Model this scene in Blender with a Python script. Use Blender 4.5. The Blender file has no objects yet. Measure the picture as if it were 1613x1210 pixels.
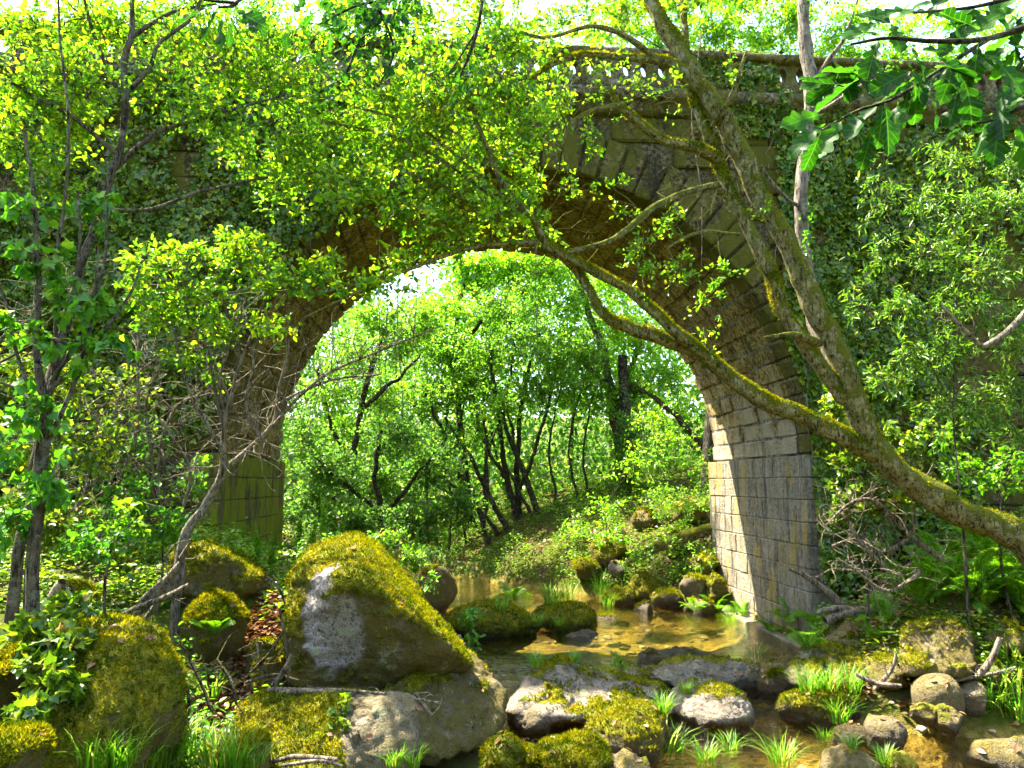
import bpy, bmesh, math, random
import numpy as np
from mathutils import Vector, Matrix

# ------------------------------------------------------------------ camera, sky, sun, exposure
SC = bpy.context.scene
COL = SC.collection
RNG = np.random.default_rng(7)
random.seed(7)
F_PX, EYE, PITCH = 1200.0, 2.7, math.atan(156 / 1200.0)
cam_d = bpy.data.cameras.new('camera')
cam = bpy.data.objects.new('camera', cam_d)
COL.objects.link(cam)
cam.location = (0, 0, EYE)
cam.rotation_euler = (math.radians(90) + PITCH, 0, 0)
cam_d.sensor_width = 36.0
cam_d.lens = 36.0 * F_PX / 1613.0
cam_d.clip_start, cam_d.clip_end = 0.05, 3000
SC.camera = cam

TO_SUN = Vector((-0.42, 0.25, 0.87)).normalized()
elev = math.asin(TO_SUN.z)
W = bpy.data.worlds.new('World')
SC.world = W
W.use_nodes = True
wn = W.node_tree
bg = wn.nodes['Background']
sky = wn.nodes.new('ShaderNodeTexSky')
sky.sky_type = 'NISHITA'
sky.sun_disc = False
sky.sun_elevation = elev
sky.sun_rotation = math.atan2(TO_SUN.x, TO_SUN.y)
sky.air_density, sky.dust_density, sky.ozone_density = 1.0, 2.2, 1.0
wn.links.new(sky.outputs[0], bg.inputs[0])
bg.inputs[1].default_value = 0.138
sun_d = bpy.data.lights.new('sun', 'SUN')
sun_d.energy, sun_d.angle, sun_d.color = 5.0, math.radians(0.53), (1.0, 0.92, 0.76)
sun = bpy.data.objects.new('sun', sun_d)
COL.objects.link(sun)
sun.rotation_euler = (-TO_SUN).to_track_quat('-Z', 'Y').to_euler()
sun.location = (-20, 22, 50)
vs = SC.view_settings
vs.view_transform, vs.look, vs.gamma, vs.exposure = 'Standard', 'None', 1.0, 2.88
vs.use_curve_mapping = False
cy = SC.cycles
cy.max_bounces, cy.diffuse_bounces, cy.glossy_bounces = 5, 3, 2
cy.transmission_bounces, cy.transparent_max_bounces = 5, 8
cy.sample_clamp_indirect = 6.0
cy.adaptive_threshold = 0.03
cy.caustics_reflective = cy.caustics_refractive = False

# ------------------------------------------------------------------ helpers
CT, ST = math.cos(PITCH), math.sin(PITCH)


def ray(px, py):
    rx, up = (px - 806.5) / F_PX, (605 - py) / F_PX
    return rx, CT - up * ST, up * CT + ST


def P(px, py, d):
    """the point seen at photo pixel (px, py) whose forward distance is d metres"""
    rx, f, u = ray(px, py)
    t = d / f
    return np.array((rx * t, d, EYE + u * t))


def _hash(i, j, k):
    h = (i * 73856093) ^ (j * 19349663) ^ (k * 83492791)
    h = (h ^ (h >> 13)) * 1274126177
    h = h ^ (h >> 16)
    return (h & 0xFFFF) / 65535.0


def vnoise(p):
    p = np.asarray(p, float)
    ip = np.floor(p).astype(np.int64)
    f = p - ip
    f = f * f * (3 - 2 * f)
    out = 0
    for a in (0, 1):
        for b in (0, 1):
            for c in (0, 1):
                w = (f[:, 0] if a else 1 - f[:, 0]) * (f[:, 1] if b else 1 - f[:, 1]) * (f[:, 2] if c else 1 - f[:, 2])
                out = out + w * _hash(ip[:, 0] + a, ip[:, 1] + b, ip[:, 2] + c)
    return out


def fnoise(p, octaves=4, gain=0.5):
    p = np.asarray(p, float)
    s, a, tot = 0, 1.0, 0
    for o in range(octaves):
        s = s + a * (vnoise(p * 2 ** o + 17.3 * o) - 0.5)
        tot += a
        a *= gain
    return s / tot * 2


def sstep(a, b, x):
    t = np.clip((x - a) / (b - a), 0, 1)
    return t * t * (3 - 2 * t)


def unit(v):
    return v / np.maximum(np.linalg.norm(v, axis=-1, keepdims=True), 1e-9)


def mk_mesh(name, verts, faces, mat=None, smooth=False):
    """faces: list of int arrays (n, k)"""
    me = bpy.data.meshes.new(name)
    verts = np.asarray(verts, np.float32).reshape(-1, 3)
    me.vertices.add(len(verts))
    me.vertices.foreach_set('co', verts.ravel())
    loops = np.concatenate([np.asarray(f, np.int32).ravel() for f in faces])
    tot = np.concatenate([np.full(len(f), f.shape[1], np.int32) for f in faces])
    start = np.concatenate([[0], np.cumsum(tot)[:-1]]).astype(np.int32)
    me.loops.add(len(loops))
    me.loops.foreach_set('vertex_index', loops)
    me.polygons.add(len(tot))
    me.polygons.foreach_set('loop_start', start)
    me.polygons.foreach_set('loop_total', tot)
    if smooth:
        me.polygons.foreach_set('use_smooth', np.ones(len(tot), bool))
    me.update(calc_edges=True)
    if mat:
        me.materials.append(mat)
    return me


def link(name, data, parent=None, loc=None):
    o = bpy.data.objects.new(name, data)
    COL.objects.link(o)
    if parent is not None:
        o.parent = parent
    if loc is not None:
        o.location = loc
    return o


def tag(o, label=None, cat=None, group=None, kind=None):
    for k, v in (('label', label), ('category', cat), ('group', group), ('kind', kind)):
        if v:
            o[k] = v
    return o


def thing(name, label, cat, loc=(0, 0, 0), rotz=0.0, group=None):
    o = link(name, None, None, loc)
    o.rotation_euler = (0, 0, rotz)
    o.empty_display_size = 0.2
    return tag(o, label, cat, group)


def curve_pts(pts, n):
    """Catmull-Rom through pts (k, m) resampled to n"""
    p = np.asarray(pts, float)
    if len(p) == 2:
        t = np.linspace(0, 1, n)[:, None]
        return p[0] * (1 - t) + p[1] * t
    q = np.vstack([2 * p[0] - p[1], p, 2 * p[-1] - p[-2]])
    u = np.linspace(0, len(p) - 1 - 1e-6, n)
    i = u.astype(int)
    t = (u - i)[:, None]
    a, b, c, d = q[i], q[i + 1], q[i + 2], q[i + 3]
    return 0.5 * ((2 * b) + (c - a) * t + (2 * a - 5 * b + 4 * c - d) * t ** 2 + (3 * b - a - 3 * c + d) * t ** 3)


def tube_arrays(tubes, sides):
    """tubes: list of (pts (n,3), radii (n,)); returns verts, faces"""
    groups = {}
    for p, r in tubes:
        groups.setdefault(len(p), []).append((p, r))
    V, Fc, off = [], [], 0
    for n, g in groups.items():
        p = np.array([a for a, _ in g])
        r = np.array([b for _, b in g])
        m = len(g)
        t = unit(np.gradient(p, axis=1))
        mean = unit(t.mean(axis=1))
        ref = np.where(np.abs(mean[:, 2:3]) < 0.8, np.array([[0, 0, 1.0]]), np.array([[1.0, 0, 0]]))
        s = unit(np.cross(t, ref[:, None, :]))
        b = np.cross(s, t)
        a = np.linspace(0, 2 * np.pi, sides, endpoint=False)
        ring = s[:, :, None, :] * np.cos(a)[None, None, :, None] + b[:, :, None, :] * np.sin(a)[None, None, :, None]
        v = p[:, :, None, :] + ring * r[:, :, None, None]
        V.append(v.reshape(-1, 3))
        idx = off + np.arange(m * n * sides).reshape(m, n, sides)
        nx = np.roll(idx, -1, axis=2)
        q = np.stack([idx[:, :-1], nx[:, :-1], nx[:, 1:], idx[:, 1:]], axis=-1).reshape(-1, 4)
        Fc.append(q)
        off += m * n * sides
    return np.concatenate(V), [np.concatenate(Fc)]


LEAF = {
    # (along, across, lift), faces
    'oval': (np.array([(0, 0, 0), (.32, .27, .07), (.66, .22, .04), (1, 0, -.08), (.66, -.22, .04), (.32, -.27, .07)]),
             [np.array([(0, 1, 2, 3), (0, 3, 4, 5)])]),
    'quad': (np.array([(0, 0, 0), (.45, .36, .08), (1, 0, 0), (.45, -.36, .08)]), [np.array([(0, 1, 2), (0, 2, 3)])]),
    'lance': (np.array([(0, 0, 0), (.35, .13, .03), (.7, .11, .0), (1, 0, -.12), (.7, -.11, .0), (.35, -.13, .03)]),
              [np.array([(0, 1, 2, 3), (0, 3, 4, 5)])]),
    'ivy': (np.array([(0, 0, 0), (-.08, .38, .05), (.35, .5, .06), (.5, .24, .03), (1, 0, -.06), (.5, -.24, .03), (.35, -.5, .06), (-.08, -.38, .05)]),
            [np.array([(0, 1, 2, 3), (0, 5, 6, 7)]), np.array([(0, 3, 4), (0, 4, 5)])]),
    'tri': (np.array([(0, .1, 0), (0, -.1, 0), (1, 0, 0)]), [np.array([(0, 1, 2)])]),
}


def leaf_arrays(pos, d, nrm, length, shape, width=1.0):
    tv, tf = LEAF[shape]
    pos, d, nrm = np.asarray(pos), unit(np.asarray(d)), np.asarray(nrm)
    s = unit(np.cross(d, nrm))
    n = np.cross(s, d)
    L = np.asarray(length).reshape(-1, 1, 1)
    t = tv[None]
    v = pos[:, None, :] + L * (d[:, None, :] * t[..., 0:1] + s[:, None, :] * t[..., 1:2] * width + n[:, None, :] * t[..., 2:3])
    k = len(tv)
    off = (np.arange(len(pos)) * k)[:, None, None]
    faces = [(f[None] + off).reshape(-1, f.shape[1]) for f in tf]
    return v.reshape(-1, 3), faces


def rand_unit(n):
    return unit(RNG.normal(size=(n, 3)))


def join_arrays(parts):
    V, Fd, off = [], {}, 0
    for v, fs in parts:
        V.append(v)
        for f in fs:
            Fd.setdefault(f.shape[1], []).append(f + off)
        off += len(v)
    return np.concatenate(V), [np.concatenate(f) for f in Fd.values()]


# ------------------------------------------------------------------ materials
class NT:
    def __init__(self, name):
        self.mat = bpy.data.materials.new(name)
        self.mat.use_nodes = True
        self.t = self.mat.node_tree
        self.t.nodes.clear()
        self.out = self.t.nodes.new('ShaderNodeOutputMaterial')

    def n(self, typ, ins=None, **props):
        nd = self.t.nodes.new('ShaderNode' + typ)
        for k, v in props.items():
            setattr(nd, k, v)
        for k, v in (ins or {}).items():
            s = nd.inputs[k]
            if isinstance(v, bpy.types.NodeSocket):
                self.t.links.new(v, s)
            else:
                if isinstance(v, tuple) and len(v) == 3 and s.type == 'RGBA':
                    v = (*v, 1)
                s.default_value = v
        return nd

    def noise(self, vec, scale, detail=4, rough=0.6):
        return self.n('TexNoise', {'Vector': vec, 'Scale': scale, 'Detail': min(detail, 4.0), 'Roughness': rough}).outputs[0]

    def pos(self, scale=(1, 1, 1)):
        g = self.n('NewGeometry').outputs['Position']
        if scale == (1, 1, 1):
            return g
        return self.n('Mapping', {'Vector': g, 'Scale': scale}).outputs[0]

    def ramp(self, fac, stops, interp='LINEAR'):
        r = self.n('ValToRGB', {'Fac': fac})
        r.color_ramp.interpolation = interp
        e = r.color_ramp.elements
        while len(e) < len(stops):
            e.new(0.5)
        for el, (p, c) in zip(e, stops):
            el.position = p
            el.color = (c, c, c, 1) if not isinstance(c, tuple) else (*c, 1)
        return r.outputs[0]

    def mix(self, fac, a, b, mode='MIX'):
        m = self.n('Mix', {}, data_type='RGBA', blend_type=mode)
        for sock, v in ((m.inputs[0], fac), (m.inputs[6], a), (m.inputs[7], b)):
            if isinstance(v, bpy.types.NodeSocket):
                self.t.links.new(v, sock)
            else:
                sock.default_value = (*v, 1) if isinstance(v, tuple) else v
        return m.outputs[2]

    def math(self, op, a, b=0.0, clamp=False):
        m = self.n('Math', {0: a, 1: b}, operation=op)
        m.use_clamp = clamp
        return m.outputs[0]

    def bump(self, h, strength, dist=0.02):
        return self.n('Bump', {'Height': h, 'Strength': strength, 'Distance': dist}).outputs[0]

    def surf(self, color, rough=0.8, normal=None, spec=0.3):
        ins = {'Base Color': color, 'Roughness': rough, 'Specular IOR Level': spec}
        if normal is not None:
            ins['Normal'] = normal
        p = self.n('BsdfPrincipled', ins)
        self.t.links.new(p.outputs[0], self.out.inputs[0])
        return self.mat


def leaf_mat(name, c0, c1, c2=None, trans=0.5, tboost=1.5, gloss=0.025, rough=0.42, yellow=1.25, cl=1.3, dk=(0.74, 0.86, 0.9), dead=0.0):
    m = NT(name)
    r = m.n('NewGeometry').outputs['Random Per Island']
    stops = [(0.0, c0), (0.75, c1), (1.0, c2 or c1)]
    if dead:
        stops = [(0.0, (.16, .09, .03)), (dead, (.30, .22, .07)), (dead + .01, c0)] + stops[1:]
    c = m.ramp(r, stops)
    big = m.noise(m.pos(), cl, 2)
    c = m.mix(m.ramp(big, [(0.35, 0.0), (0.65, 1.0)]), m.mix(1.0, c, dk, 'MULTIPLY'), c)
    tc = m.mix(1.0, c, (tboost * yellow, tboost, tboost * 0.55), 'MULTIPLY')
    dif = m.n('BsdfDiffuse', {'Color': c})
    tr = m.n('BsdfTranslucent', {'Color': tc})
    mx = m.n('MixShader', {0: trans, 1: dif.outputs[0], 2: tr.outputs[0]})
    gl = m.n('BsdfGlossy', {'Color': (0.9, 0.95, 0.9), 'Roughness': rough})
    mx2 = m.n('MixShader', {0: gloss, 1: mx.outputs[0], 2: gl.outputs[0]})
    m.t.links.new(mx2.outputs[0], m.out.inputs[0])
    return m.mat


MAT = {}
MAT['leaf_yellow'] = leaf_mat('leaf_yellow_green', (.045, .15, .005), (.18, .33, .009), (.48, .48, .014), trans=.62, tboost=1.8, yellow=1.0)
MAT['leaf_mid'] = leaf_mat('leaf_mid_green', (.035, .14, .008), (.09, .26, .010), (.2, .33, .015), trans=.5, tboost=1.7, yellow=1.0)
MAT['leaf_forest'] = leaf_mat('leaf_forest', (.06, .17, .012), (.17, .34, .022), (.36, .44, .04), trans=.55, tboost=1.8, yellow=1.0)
MAT['leaf_cool'] = leaf_mat('leaf_cool_green', (.04, .11, .016), (.12, .235, .03), (.3, .40, .05), trans=.55, tboost=1.7, yellow=.9)  # cool green, with the shadow of the low and far woods mixed into the colour
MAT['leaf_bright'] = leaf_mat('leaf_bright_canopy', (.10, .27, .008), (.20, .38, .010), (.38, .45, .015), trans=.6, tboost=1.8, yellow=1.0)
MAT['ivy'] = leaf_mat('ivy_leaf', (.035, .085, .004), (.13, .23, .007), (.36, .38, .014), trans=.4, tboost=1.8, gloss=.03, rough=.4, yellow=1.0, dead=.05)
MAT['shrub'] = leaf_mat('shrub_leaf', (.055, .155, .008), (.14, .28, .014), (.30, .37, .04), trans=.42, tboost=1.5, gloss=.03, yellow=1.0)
def oak_mat():
    m = NT('oak_leaf')
    oc = m.n('TexCoord').outputs['Object']
    x, y, _ = m.n('SeparateXYZ', {0: oc}).outputs
    ay = m.math('ABSOLUTE', y)
    rib = m.math('PINGPONG', m.math('SUBTRACT', x, m.math('MULTIPLY', ay, .8)), .065)
    vein = m.math('MAXIMUM', m.ramp(ay, [(.008, 1.0), (.02, 0.0)]), m.ramp(rib, [(.004, .7), (.014, 0.0)]))
    rnd = m.n('ObjectInfo').outputs['Random']
    c = m.ramp(rnd, [(0, (.005, .035, .002)), (.6, (.011, .06, .003)), (1, (.03, .11, .005))])  # greens darkened: the shade on these near leaves is put into the colour
    c = m.mix(m.ramp(m.noise(oc, 9, 4), [(.35, .0), (.7, .5)]), c, (.016, .06, .004))
    c = m.mix(m.math('MULTIPLY', vein, .45), c, (.09, .18, .03))
    tr = m.n('BsdfTranslucent', {'Color': m.mix(1.0, c, (1.7, 1.9, .8), 'MULTIPLY')})
    df = m.n('BsdfDiffuse', {'Color': c, 'Normal': m.bump(vein, .4, .01)})
    mx = m.n('MixShader', {0: .5, 1: df.outputs[0], 2: tr.outputs[0]})
    gl = m.n('BsdfGlossy', {'Roughness': .45})
    m2 = m.n('MixShader', {0: .012, 1: mx.outputs[0], 2: gl.outputs[0]})
    m.t.links.new(m2.outputs[0], m.out.inputs[0])
    return m.mat


MAT['oak'] = oak_mat()
MAT['grass'] = leaf_mat('grass_blade', (.07, .22, .008), (.15, .34, .010), (.46, .42, .12), trans=.45, tboost=1.5, yellow=1.0, dead=.07)
MAT['fern'] = leaf_mat('fern_leaf', (.07, .22, .006), (.16, .35, .010), (.3, .42, .015), trans=.5, tboost=1.5, yellow=1.0, dead=.04)
MAT['litter'] = leaf_mat('fallen_leaf', (.12, .05, .02), (.28, .14, .06), (.38, .24, .13), trans=.15, tboost=1.0)
MAT['moss'] = leaf_mat('moss_blade', (.07, .11, .003), (.25, .25, .004), (.5, .42, .008), trans=.4, tboost=1.4, gloss=.0, cl=4.5, dk=(.2, .38, .4))


def bark_mat(name, c0, c1, moss, lichen=0.35):
    m = NT(name)
    p = m.pos()
    n1 = m.noise(p, 7, 6, .75)
    n2 = m.noise(m.pos((34, 34, 7)), 1.0, 5, .7)
    c = m.mix(m.ramp(n1, [(.35, 0.0), (.65, 1.0)]), c0, c1)
    c = m.mix(m.ramp(n2, [(.38, 1.0), (.52, 0.0)]), c, tuple(x * .18 for x in c0))
    li = m.ramp(m.noise(p, 9, 6, .75), [(.55, 0.0), (.60, lichen)])
    c = m.mix(li, c, m.mix(n1, (.22, .24, .15), (.42, .43, .33)))
    nz = m.n('SeparateXYZ', {0: m.n('NewGeometry').outputs['Normal']}).outputs[2]
    mm = m.math('ADD', m.math('MULTIPLY', nz, .30), m.noise(p, 6, 7, .75))
    mm = m.ramp(mm, [(.62 - .14 * moss, 0.0), (.70 - .14 * moss, min(1, moss * 1.2))])
    mc = m.mix(m.noise(p, 60, 3), (.035, .055, .003), (.2, .2, .010))
    c = m.mix(mm, c, mc)
    h = m.math('ADD', m.noise(p, 70, 4), m.math('MULTIPLY', n2, 2.0))
    return m.surf(c, .9, m.bump(m.math('ADD', h, m.math('MULTIPLY', mm, .8)), 1.0, .03), .15)


MAT['bark_moss'] = bark_mat('mossy_bark', (.13, .11, .035), (.37, .32, .13), 1.1, .6)
MAT['bark'] = bark_mat('grey_brown_bark', (.075, .055, .04), (.2, .16, .11), .3)
MAT['bark_pale'] = bark_mat('pale_bark', (.16, .125, .09), (.36, .3, .23), .15)
MAT['bark_dark'] = bark_mat('dark_bark', (.03, .024, .018), (.09, .07, .05), .35)
MAT['dead'] = bark_mat('dead_wood', (.18, .135, .09), (.42, .34, .26), .1, .2)


def stone_mat(name, c0, c1, moss, mosscol, yellow=0.0, dark=.6, white=0.0, wash=None, var=.55, speck=1.0):
    m = NT(name)
    p = m.pos()
    rnd = m.n('ObjectInfo').outputs['Random']
    n1 = m.noise(p, 2.2, 6, .65)
    c = m.mix(m.ramp(n1, [(.3, 0.0), (.7, 1.0)]), c0, c1)
    v = m.math('ADD', m.math('MULTIPLY', rnd, var), .98 - var / 2)
    c = m.mix(1.0, c, m.n('CombineColor', {0: v, 1: v, 2: v}).outputs[0], 'MULTIPLY')
    grain = m.noise(p, 70, 4, .8)
    mid = m.noise(p, 13, 4, .8)
    c = m.mix(m.ramp(mid, [(.42, .9 * speck), (.51, 0.0)]), c, tuple(x * .2 for x in c0))
    c = m.mix(m.ramp(mid, [(.53, 0.0), (.61, .6 * speck)]), c, tuple(min(.5, x * 1.7) for x in c1))
    c = m.mix(m.ramp(grain, [(.4, .0), (.62, .45)]), c, tuple(x * .35 for x in c0))
    streak = m.noise(m.pos((4.5, 4.5, .55)), 1.0, 5, .6)
    c = m.mix(m.ramp(streak, [(.50, 0.0), (.66, dark)]), c, (.022, .02, .014))
    if white:
        c = m.mix(m.ramp(m.noise(m.pos((9, 9, 1.6)), 1.0, 6, .75), [(.52, 0.0), (.64, white)]), c, (.46, .43, .38))
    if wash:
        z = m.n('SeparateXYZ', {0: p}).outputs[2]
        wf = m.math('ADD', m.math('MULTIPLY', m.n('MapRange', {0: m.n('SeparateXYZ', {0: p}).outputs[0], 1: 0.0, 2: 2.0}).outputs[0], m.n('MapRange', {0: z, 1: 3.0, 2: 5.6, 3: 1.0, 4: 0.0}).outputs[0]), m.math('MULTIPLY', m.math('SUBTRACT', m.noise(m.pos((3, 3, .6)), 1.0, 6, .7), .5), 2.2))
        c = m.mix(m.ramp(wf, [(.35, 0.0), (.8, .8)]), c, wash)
    ms = m.noise(m.pos((2.4, 2.4, .8)), 1.0, 7, .7)
    c = m.mix(m.ramp(ms, [(.60 - .25 * moss, 0.0), (.72 - .25 * moss, min(1, .5 + moss * .5))]), c, m.mix(grain, tuple(x * .5 for x in mosscol), tuple(x * 1.4 for x in mosscol)))
    if yellow:
        ys = m.noise(m.pos((3.3, 3.3, 1.0)), 1.0, 5, .6)
        c = m.mix(m.ramp(ys, [(.54, 0.0), (.62, yellow)]), c, (.42, .30, .04))
    h = m.math('ADD', m.math('MULTIPLY', grain, .6), m.noise(p, 14, 6, .7))
    return m.surf(c, .92, m.bump(m.math('ADD', h, mid), 1.0, .04), .15)


MAT['stone_face'] = stone_mat('mossy_face_stone', (.075, .058, .022), (.2, .155, .06), .75, (.10, .095, .008), dark=.85)
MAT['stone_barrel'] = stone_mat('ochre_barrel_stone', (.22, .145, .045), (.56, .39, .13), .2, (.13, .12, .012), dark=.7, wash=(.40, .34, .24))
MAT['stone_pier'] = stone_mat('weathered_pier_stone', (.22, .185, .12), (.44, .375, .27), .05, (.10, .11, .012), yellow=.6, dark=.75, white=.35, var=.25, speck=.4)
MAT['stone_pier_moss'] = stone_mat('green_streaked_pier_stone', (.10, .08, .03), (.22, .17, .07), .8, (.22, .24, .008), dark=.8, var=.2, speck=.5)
MAT['mortar'] = stone_mat('old_mortar', (.07, .055, .025), (.2, .16, .08), .6, (.08, .08, .015), dark=.5)
MAT['pale_mortar'] = stone_mat('pale_lime_mortar', (.22, .20, .15), (.42, .39, .31), .15, (.12, .12, .02), dark=.4)
MAT['parapet'] = stone_mat('parapet_stone', (.12, .098, .045), (.30, .24, .13), .55, (.11, .105, .012), dark=.6, white=.2)


def rock_mat():
    m = NT('mossy_granite')
    p = m.pos()
    tone = m.n('Attribute', attribute_type='OBJECT', attribute_name='tone').outputs['Fac']
    mask = m.n('Attribute', attribute_type='GEOMETRY', attribute_name='moss_mask').outputs['Fac']
    wet = m.n('Attribute', attribute_type='GEOMETRY', attribute_name='wet').outputs['Fac']
    n1 = m.noise(p, 3.0, 6, .7)
    g = m.ramp(n1, [(.25, (.07, .05, .02)), (.5, (.19, .145, .07)), (.75, (.33, .28, .18))])
    pale = m.n('Attribute', attribute_type='GEOMETRY', attribute_name='pale').outputs['Fac']
    g = m.mix(m.math('MAXIMUM', m.math('SUBTRACT', tone, .5, True), pale), g, m.ramp(n1, [(.3, (.36, .30, .24)), (.7, (.58, .51, .45))]))
    sp = m.noise(p, 120, 3, .8)
    g = m.mix(m.ramp(sp, [(.42, .6), (.55, 0.0)]), g, (.035, .03, .024))
    pit = m.noise(p, 22, 5, .75)
    g = m.mix(m.ramp(pit, [(.38, .75), (.48, 0.0)]), g, (.05, .04, .028))
    li = m.n('TexVoronoi', {'Vector': m.mix(.14, p, m.n('TexNoise', {'Vector': p, 'Scale': 5.0}).outputs[1], 'ADD'), 'Scale': 5.5}).outputs['Distance']
    lk = m.math('MULTIPLY', m.ramp(li, [(.28, 1.0), (.32, 0.0)]), m.ramp(m.noise(p, 2.2, 3), [(.47, 0.0), (.51, .85)]))
    lk = m.math('MULTIPLY', lk, m.ramp(m.noise(p, 60, 3), [(.35, .3), (.5, 1.0)]))
    g = m.mix(lk, g, m.mix(n1, (.26, .30, .13), (.45, .47, .33)))
    gm = m.noise(p, 4.4, 6, .75)
    g = m.mix(m.math('MULTIPLY', m.ramp(gm, [(.36, .15), (.52, .9)]), m.math('SUBTRACT', 1.0, m.math('MULTIPLY', m.math('MAXIMUM', pale, m.math('SUBTRACT', tone, .5, True)), 1.5), True)), g, m.mix(sp, (.05, .042, .006), (.19, .145, .02)))
    edge = m.math('ADD', mask, m.math('MULTIPLY', m.math('SUBTRACT', m.noise(p, 26, 5, .75), .5), .9))
    mo = m.ramp(edge, [(.45, 0.0), (.51, 1.0)])
    mc = m.ramp(m.noise(p, 5, 6, .8), [(.3, (.06, .085, .003)), (.5, (.24, .23, .005)), (.70, (.48, .39, .012))])
    mc = m.mix(m.ramp(m.noise(p, 150, 2), [(.35, .65), (.55, 0.0)]), mc, (.02, .028, .003))
    c = m.mix(mo, g, mc)
    c = m.mix(wet, c, m.mix(1.0, c, (.33, .29, .24), 'MULTIPLY'))
    rough = m.math('SUBTRACT', .92, m.math('MULTIPLY', wet, .6))
    h = m.math('ADD', m.math('MULTIPLY', pit, 1.4), m.math('MULTIPLY', m.noise(p, 130, 3), m.math('ADD', .3, m.math('MULTIPLY', mo, .8))))
    return m.surf(c, rough, m.bump(h, 1.0, .04), .3)


MAT['rock'] = rock_mat()


def ground_mat():
    m = NT('woodland_soil')
    p = m.pos()
    n1 = m.noise(p, 2.0, 6, .7)
    n2 = m.noise(p, 18, 5, .75)
    c = m.ramp(n2, [(.3, (.025, .018, .008)), (.5, (.07, .05, .02)), (.7, (.16, .11, .05))])
    c = m.mix(m.ramp(n1, [(.38, 0.0), (.52, .9)]), c, m.mix(n2, (.02, .05, .003), (.11, .14, .008)))
    # golden gravel where the stream runs
    vo = m.n('TexVoronoi', {'Vector': p, 'Scale': 5.0})
    b1 = m.noise(p, 1.6, 5, .6)
    b = m.ramp(b1, [(.3, (.2, .135, .02)), (.5, (.45, .33, .06)), (.7, (.62, .49, .13))])
    b = m.mix(.35, b, m.mix(vo.outputs['Color'], (.12, .07, .02), (.5, .34, .10)))
    b = m.mix(m.ramp(vo.outputs['Distance'], [(.4, 0.0), (.7, .5)]), b, (.06, .035, .012))
    b = m.mix(m.ramp(m.noise(p, 14, 4), [(.42, .6), (.54, 0.0)]), b, (.07, .045, .012))
    bed = m.n('Attribute', attribute_type='GEOMETRY', attribute_name='bed').outputs['Fac']
    c = m.mix(bed, c, b)
    return m.surf(c, .95, m.bump(m.math('ADD', n2, m.noise(p, 70, 3)), .8, .05), .1)


MAT['ground'] = ground_mat()


def water_mat():
    m = NT('clear_stream_water')
    p = m.pos()
    y = m.n('SeparateXYZ', {0: p}).outputs[1]
    calm = m.n('MapRange', {0: y, 1: 9.0, 2: 13.0, 3: 1.0, 4: .22}).outputs[0]
    h = m.math('ADD', m.noise(m.pos((2.0, 5.0, 1)), 1.6, 3, .5), m.math('MULTIPLY', m.noise(m.pos((5, 11, 1)), 2.2, 2, .5), .4))
    bp = m.n('Bump', {'Height': h, 'Strength': m.math('MULTIPLY', calm, .8), 'Distance': .12}).outputs[0]
    tr = m.n('BsdfTransparent', {'Color': (.93, .90, .68)})
    gl = m.n('BsdfGlossy', {'Color': (1, 1, 1), 'Roughness': .03, 'Normal': bp})
    fr = m.n('Fresnel', {'IOR': 1.33, 'Normal': bp}).outputs[0]
    rf = m.n('BsdfRefraction', {'Color': (.93, .90, .68), 'Roughness': 0.0, 'IOR': 1.33, 'Normal': bp})
    th = m.n('MixShader', {0: .25, 1: tr.outputs[0], 2: rf.outputs[0]})
    mx = m.n('MixShader', {0: fr, 1: th.outputs[0], 2: gl.outputs[0]})
    m.t.links.new(mx.outputs[0], m.out.inputs[0])
    return m.mat


MAT['water'] = water_mat()

# ------------------------------------------------------------------ terrain
POLY = np.array([(-.3, 5.3), (-.1, 7), (-.1, 8), (-.3, 9.2), (-.6, 11), (-.7, 13), (-1.1, 15), (-2, 17), (-3.2, 19.5), (-4.5, 24), (-6, 30),
                 (-4.4, 30), (-2.2, 24), (.1, 20.8), (1.9, 19), (3.5, 17.4), (4.75, 16.4), (4.8, 13), (4.2, 11.5), (3.7, 10.2), (3.5, 9.4),
                 (4.3, 8.85), (6.5, 8.5), (12, 8.2), (12, 6.0), (6, 5.2), (3, 4.8)], float)


def sdf_poly(x, y):
    """signed distance to the water outline (positive on land)"""
    q = np.stack([x, y], -1)
    d = np.full(x.shape, 1e9)
    inside = np.zeros(x.shape, bool)
    for i in range(len(POLY)):
        a, b = POLY[i], POLY[(i + 1) % len(POLY)]
        e = b - a
        w = q - a
        t = np.clip((w @ e) / (e @ e), 0, 1)
        d = np.minimum(d, np.linalg.norm(w - t[..., None] * e, axis=-1))
        cr = (a[1] > y) != (b[1] > y)
        xx = (b[0] - a[0]) * (y - a[1]) / (b[1] - a[1] + 1e-12) + a[0]
        inside ^= cr & (x < xx)
    return np.where(inside, -d, d)


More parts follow.
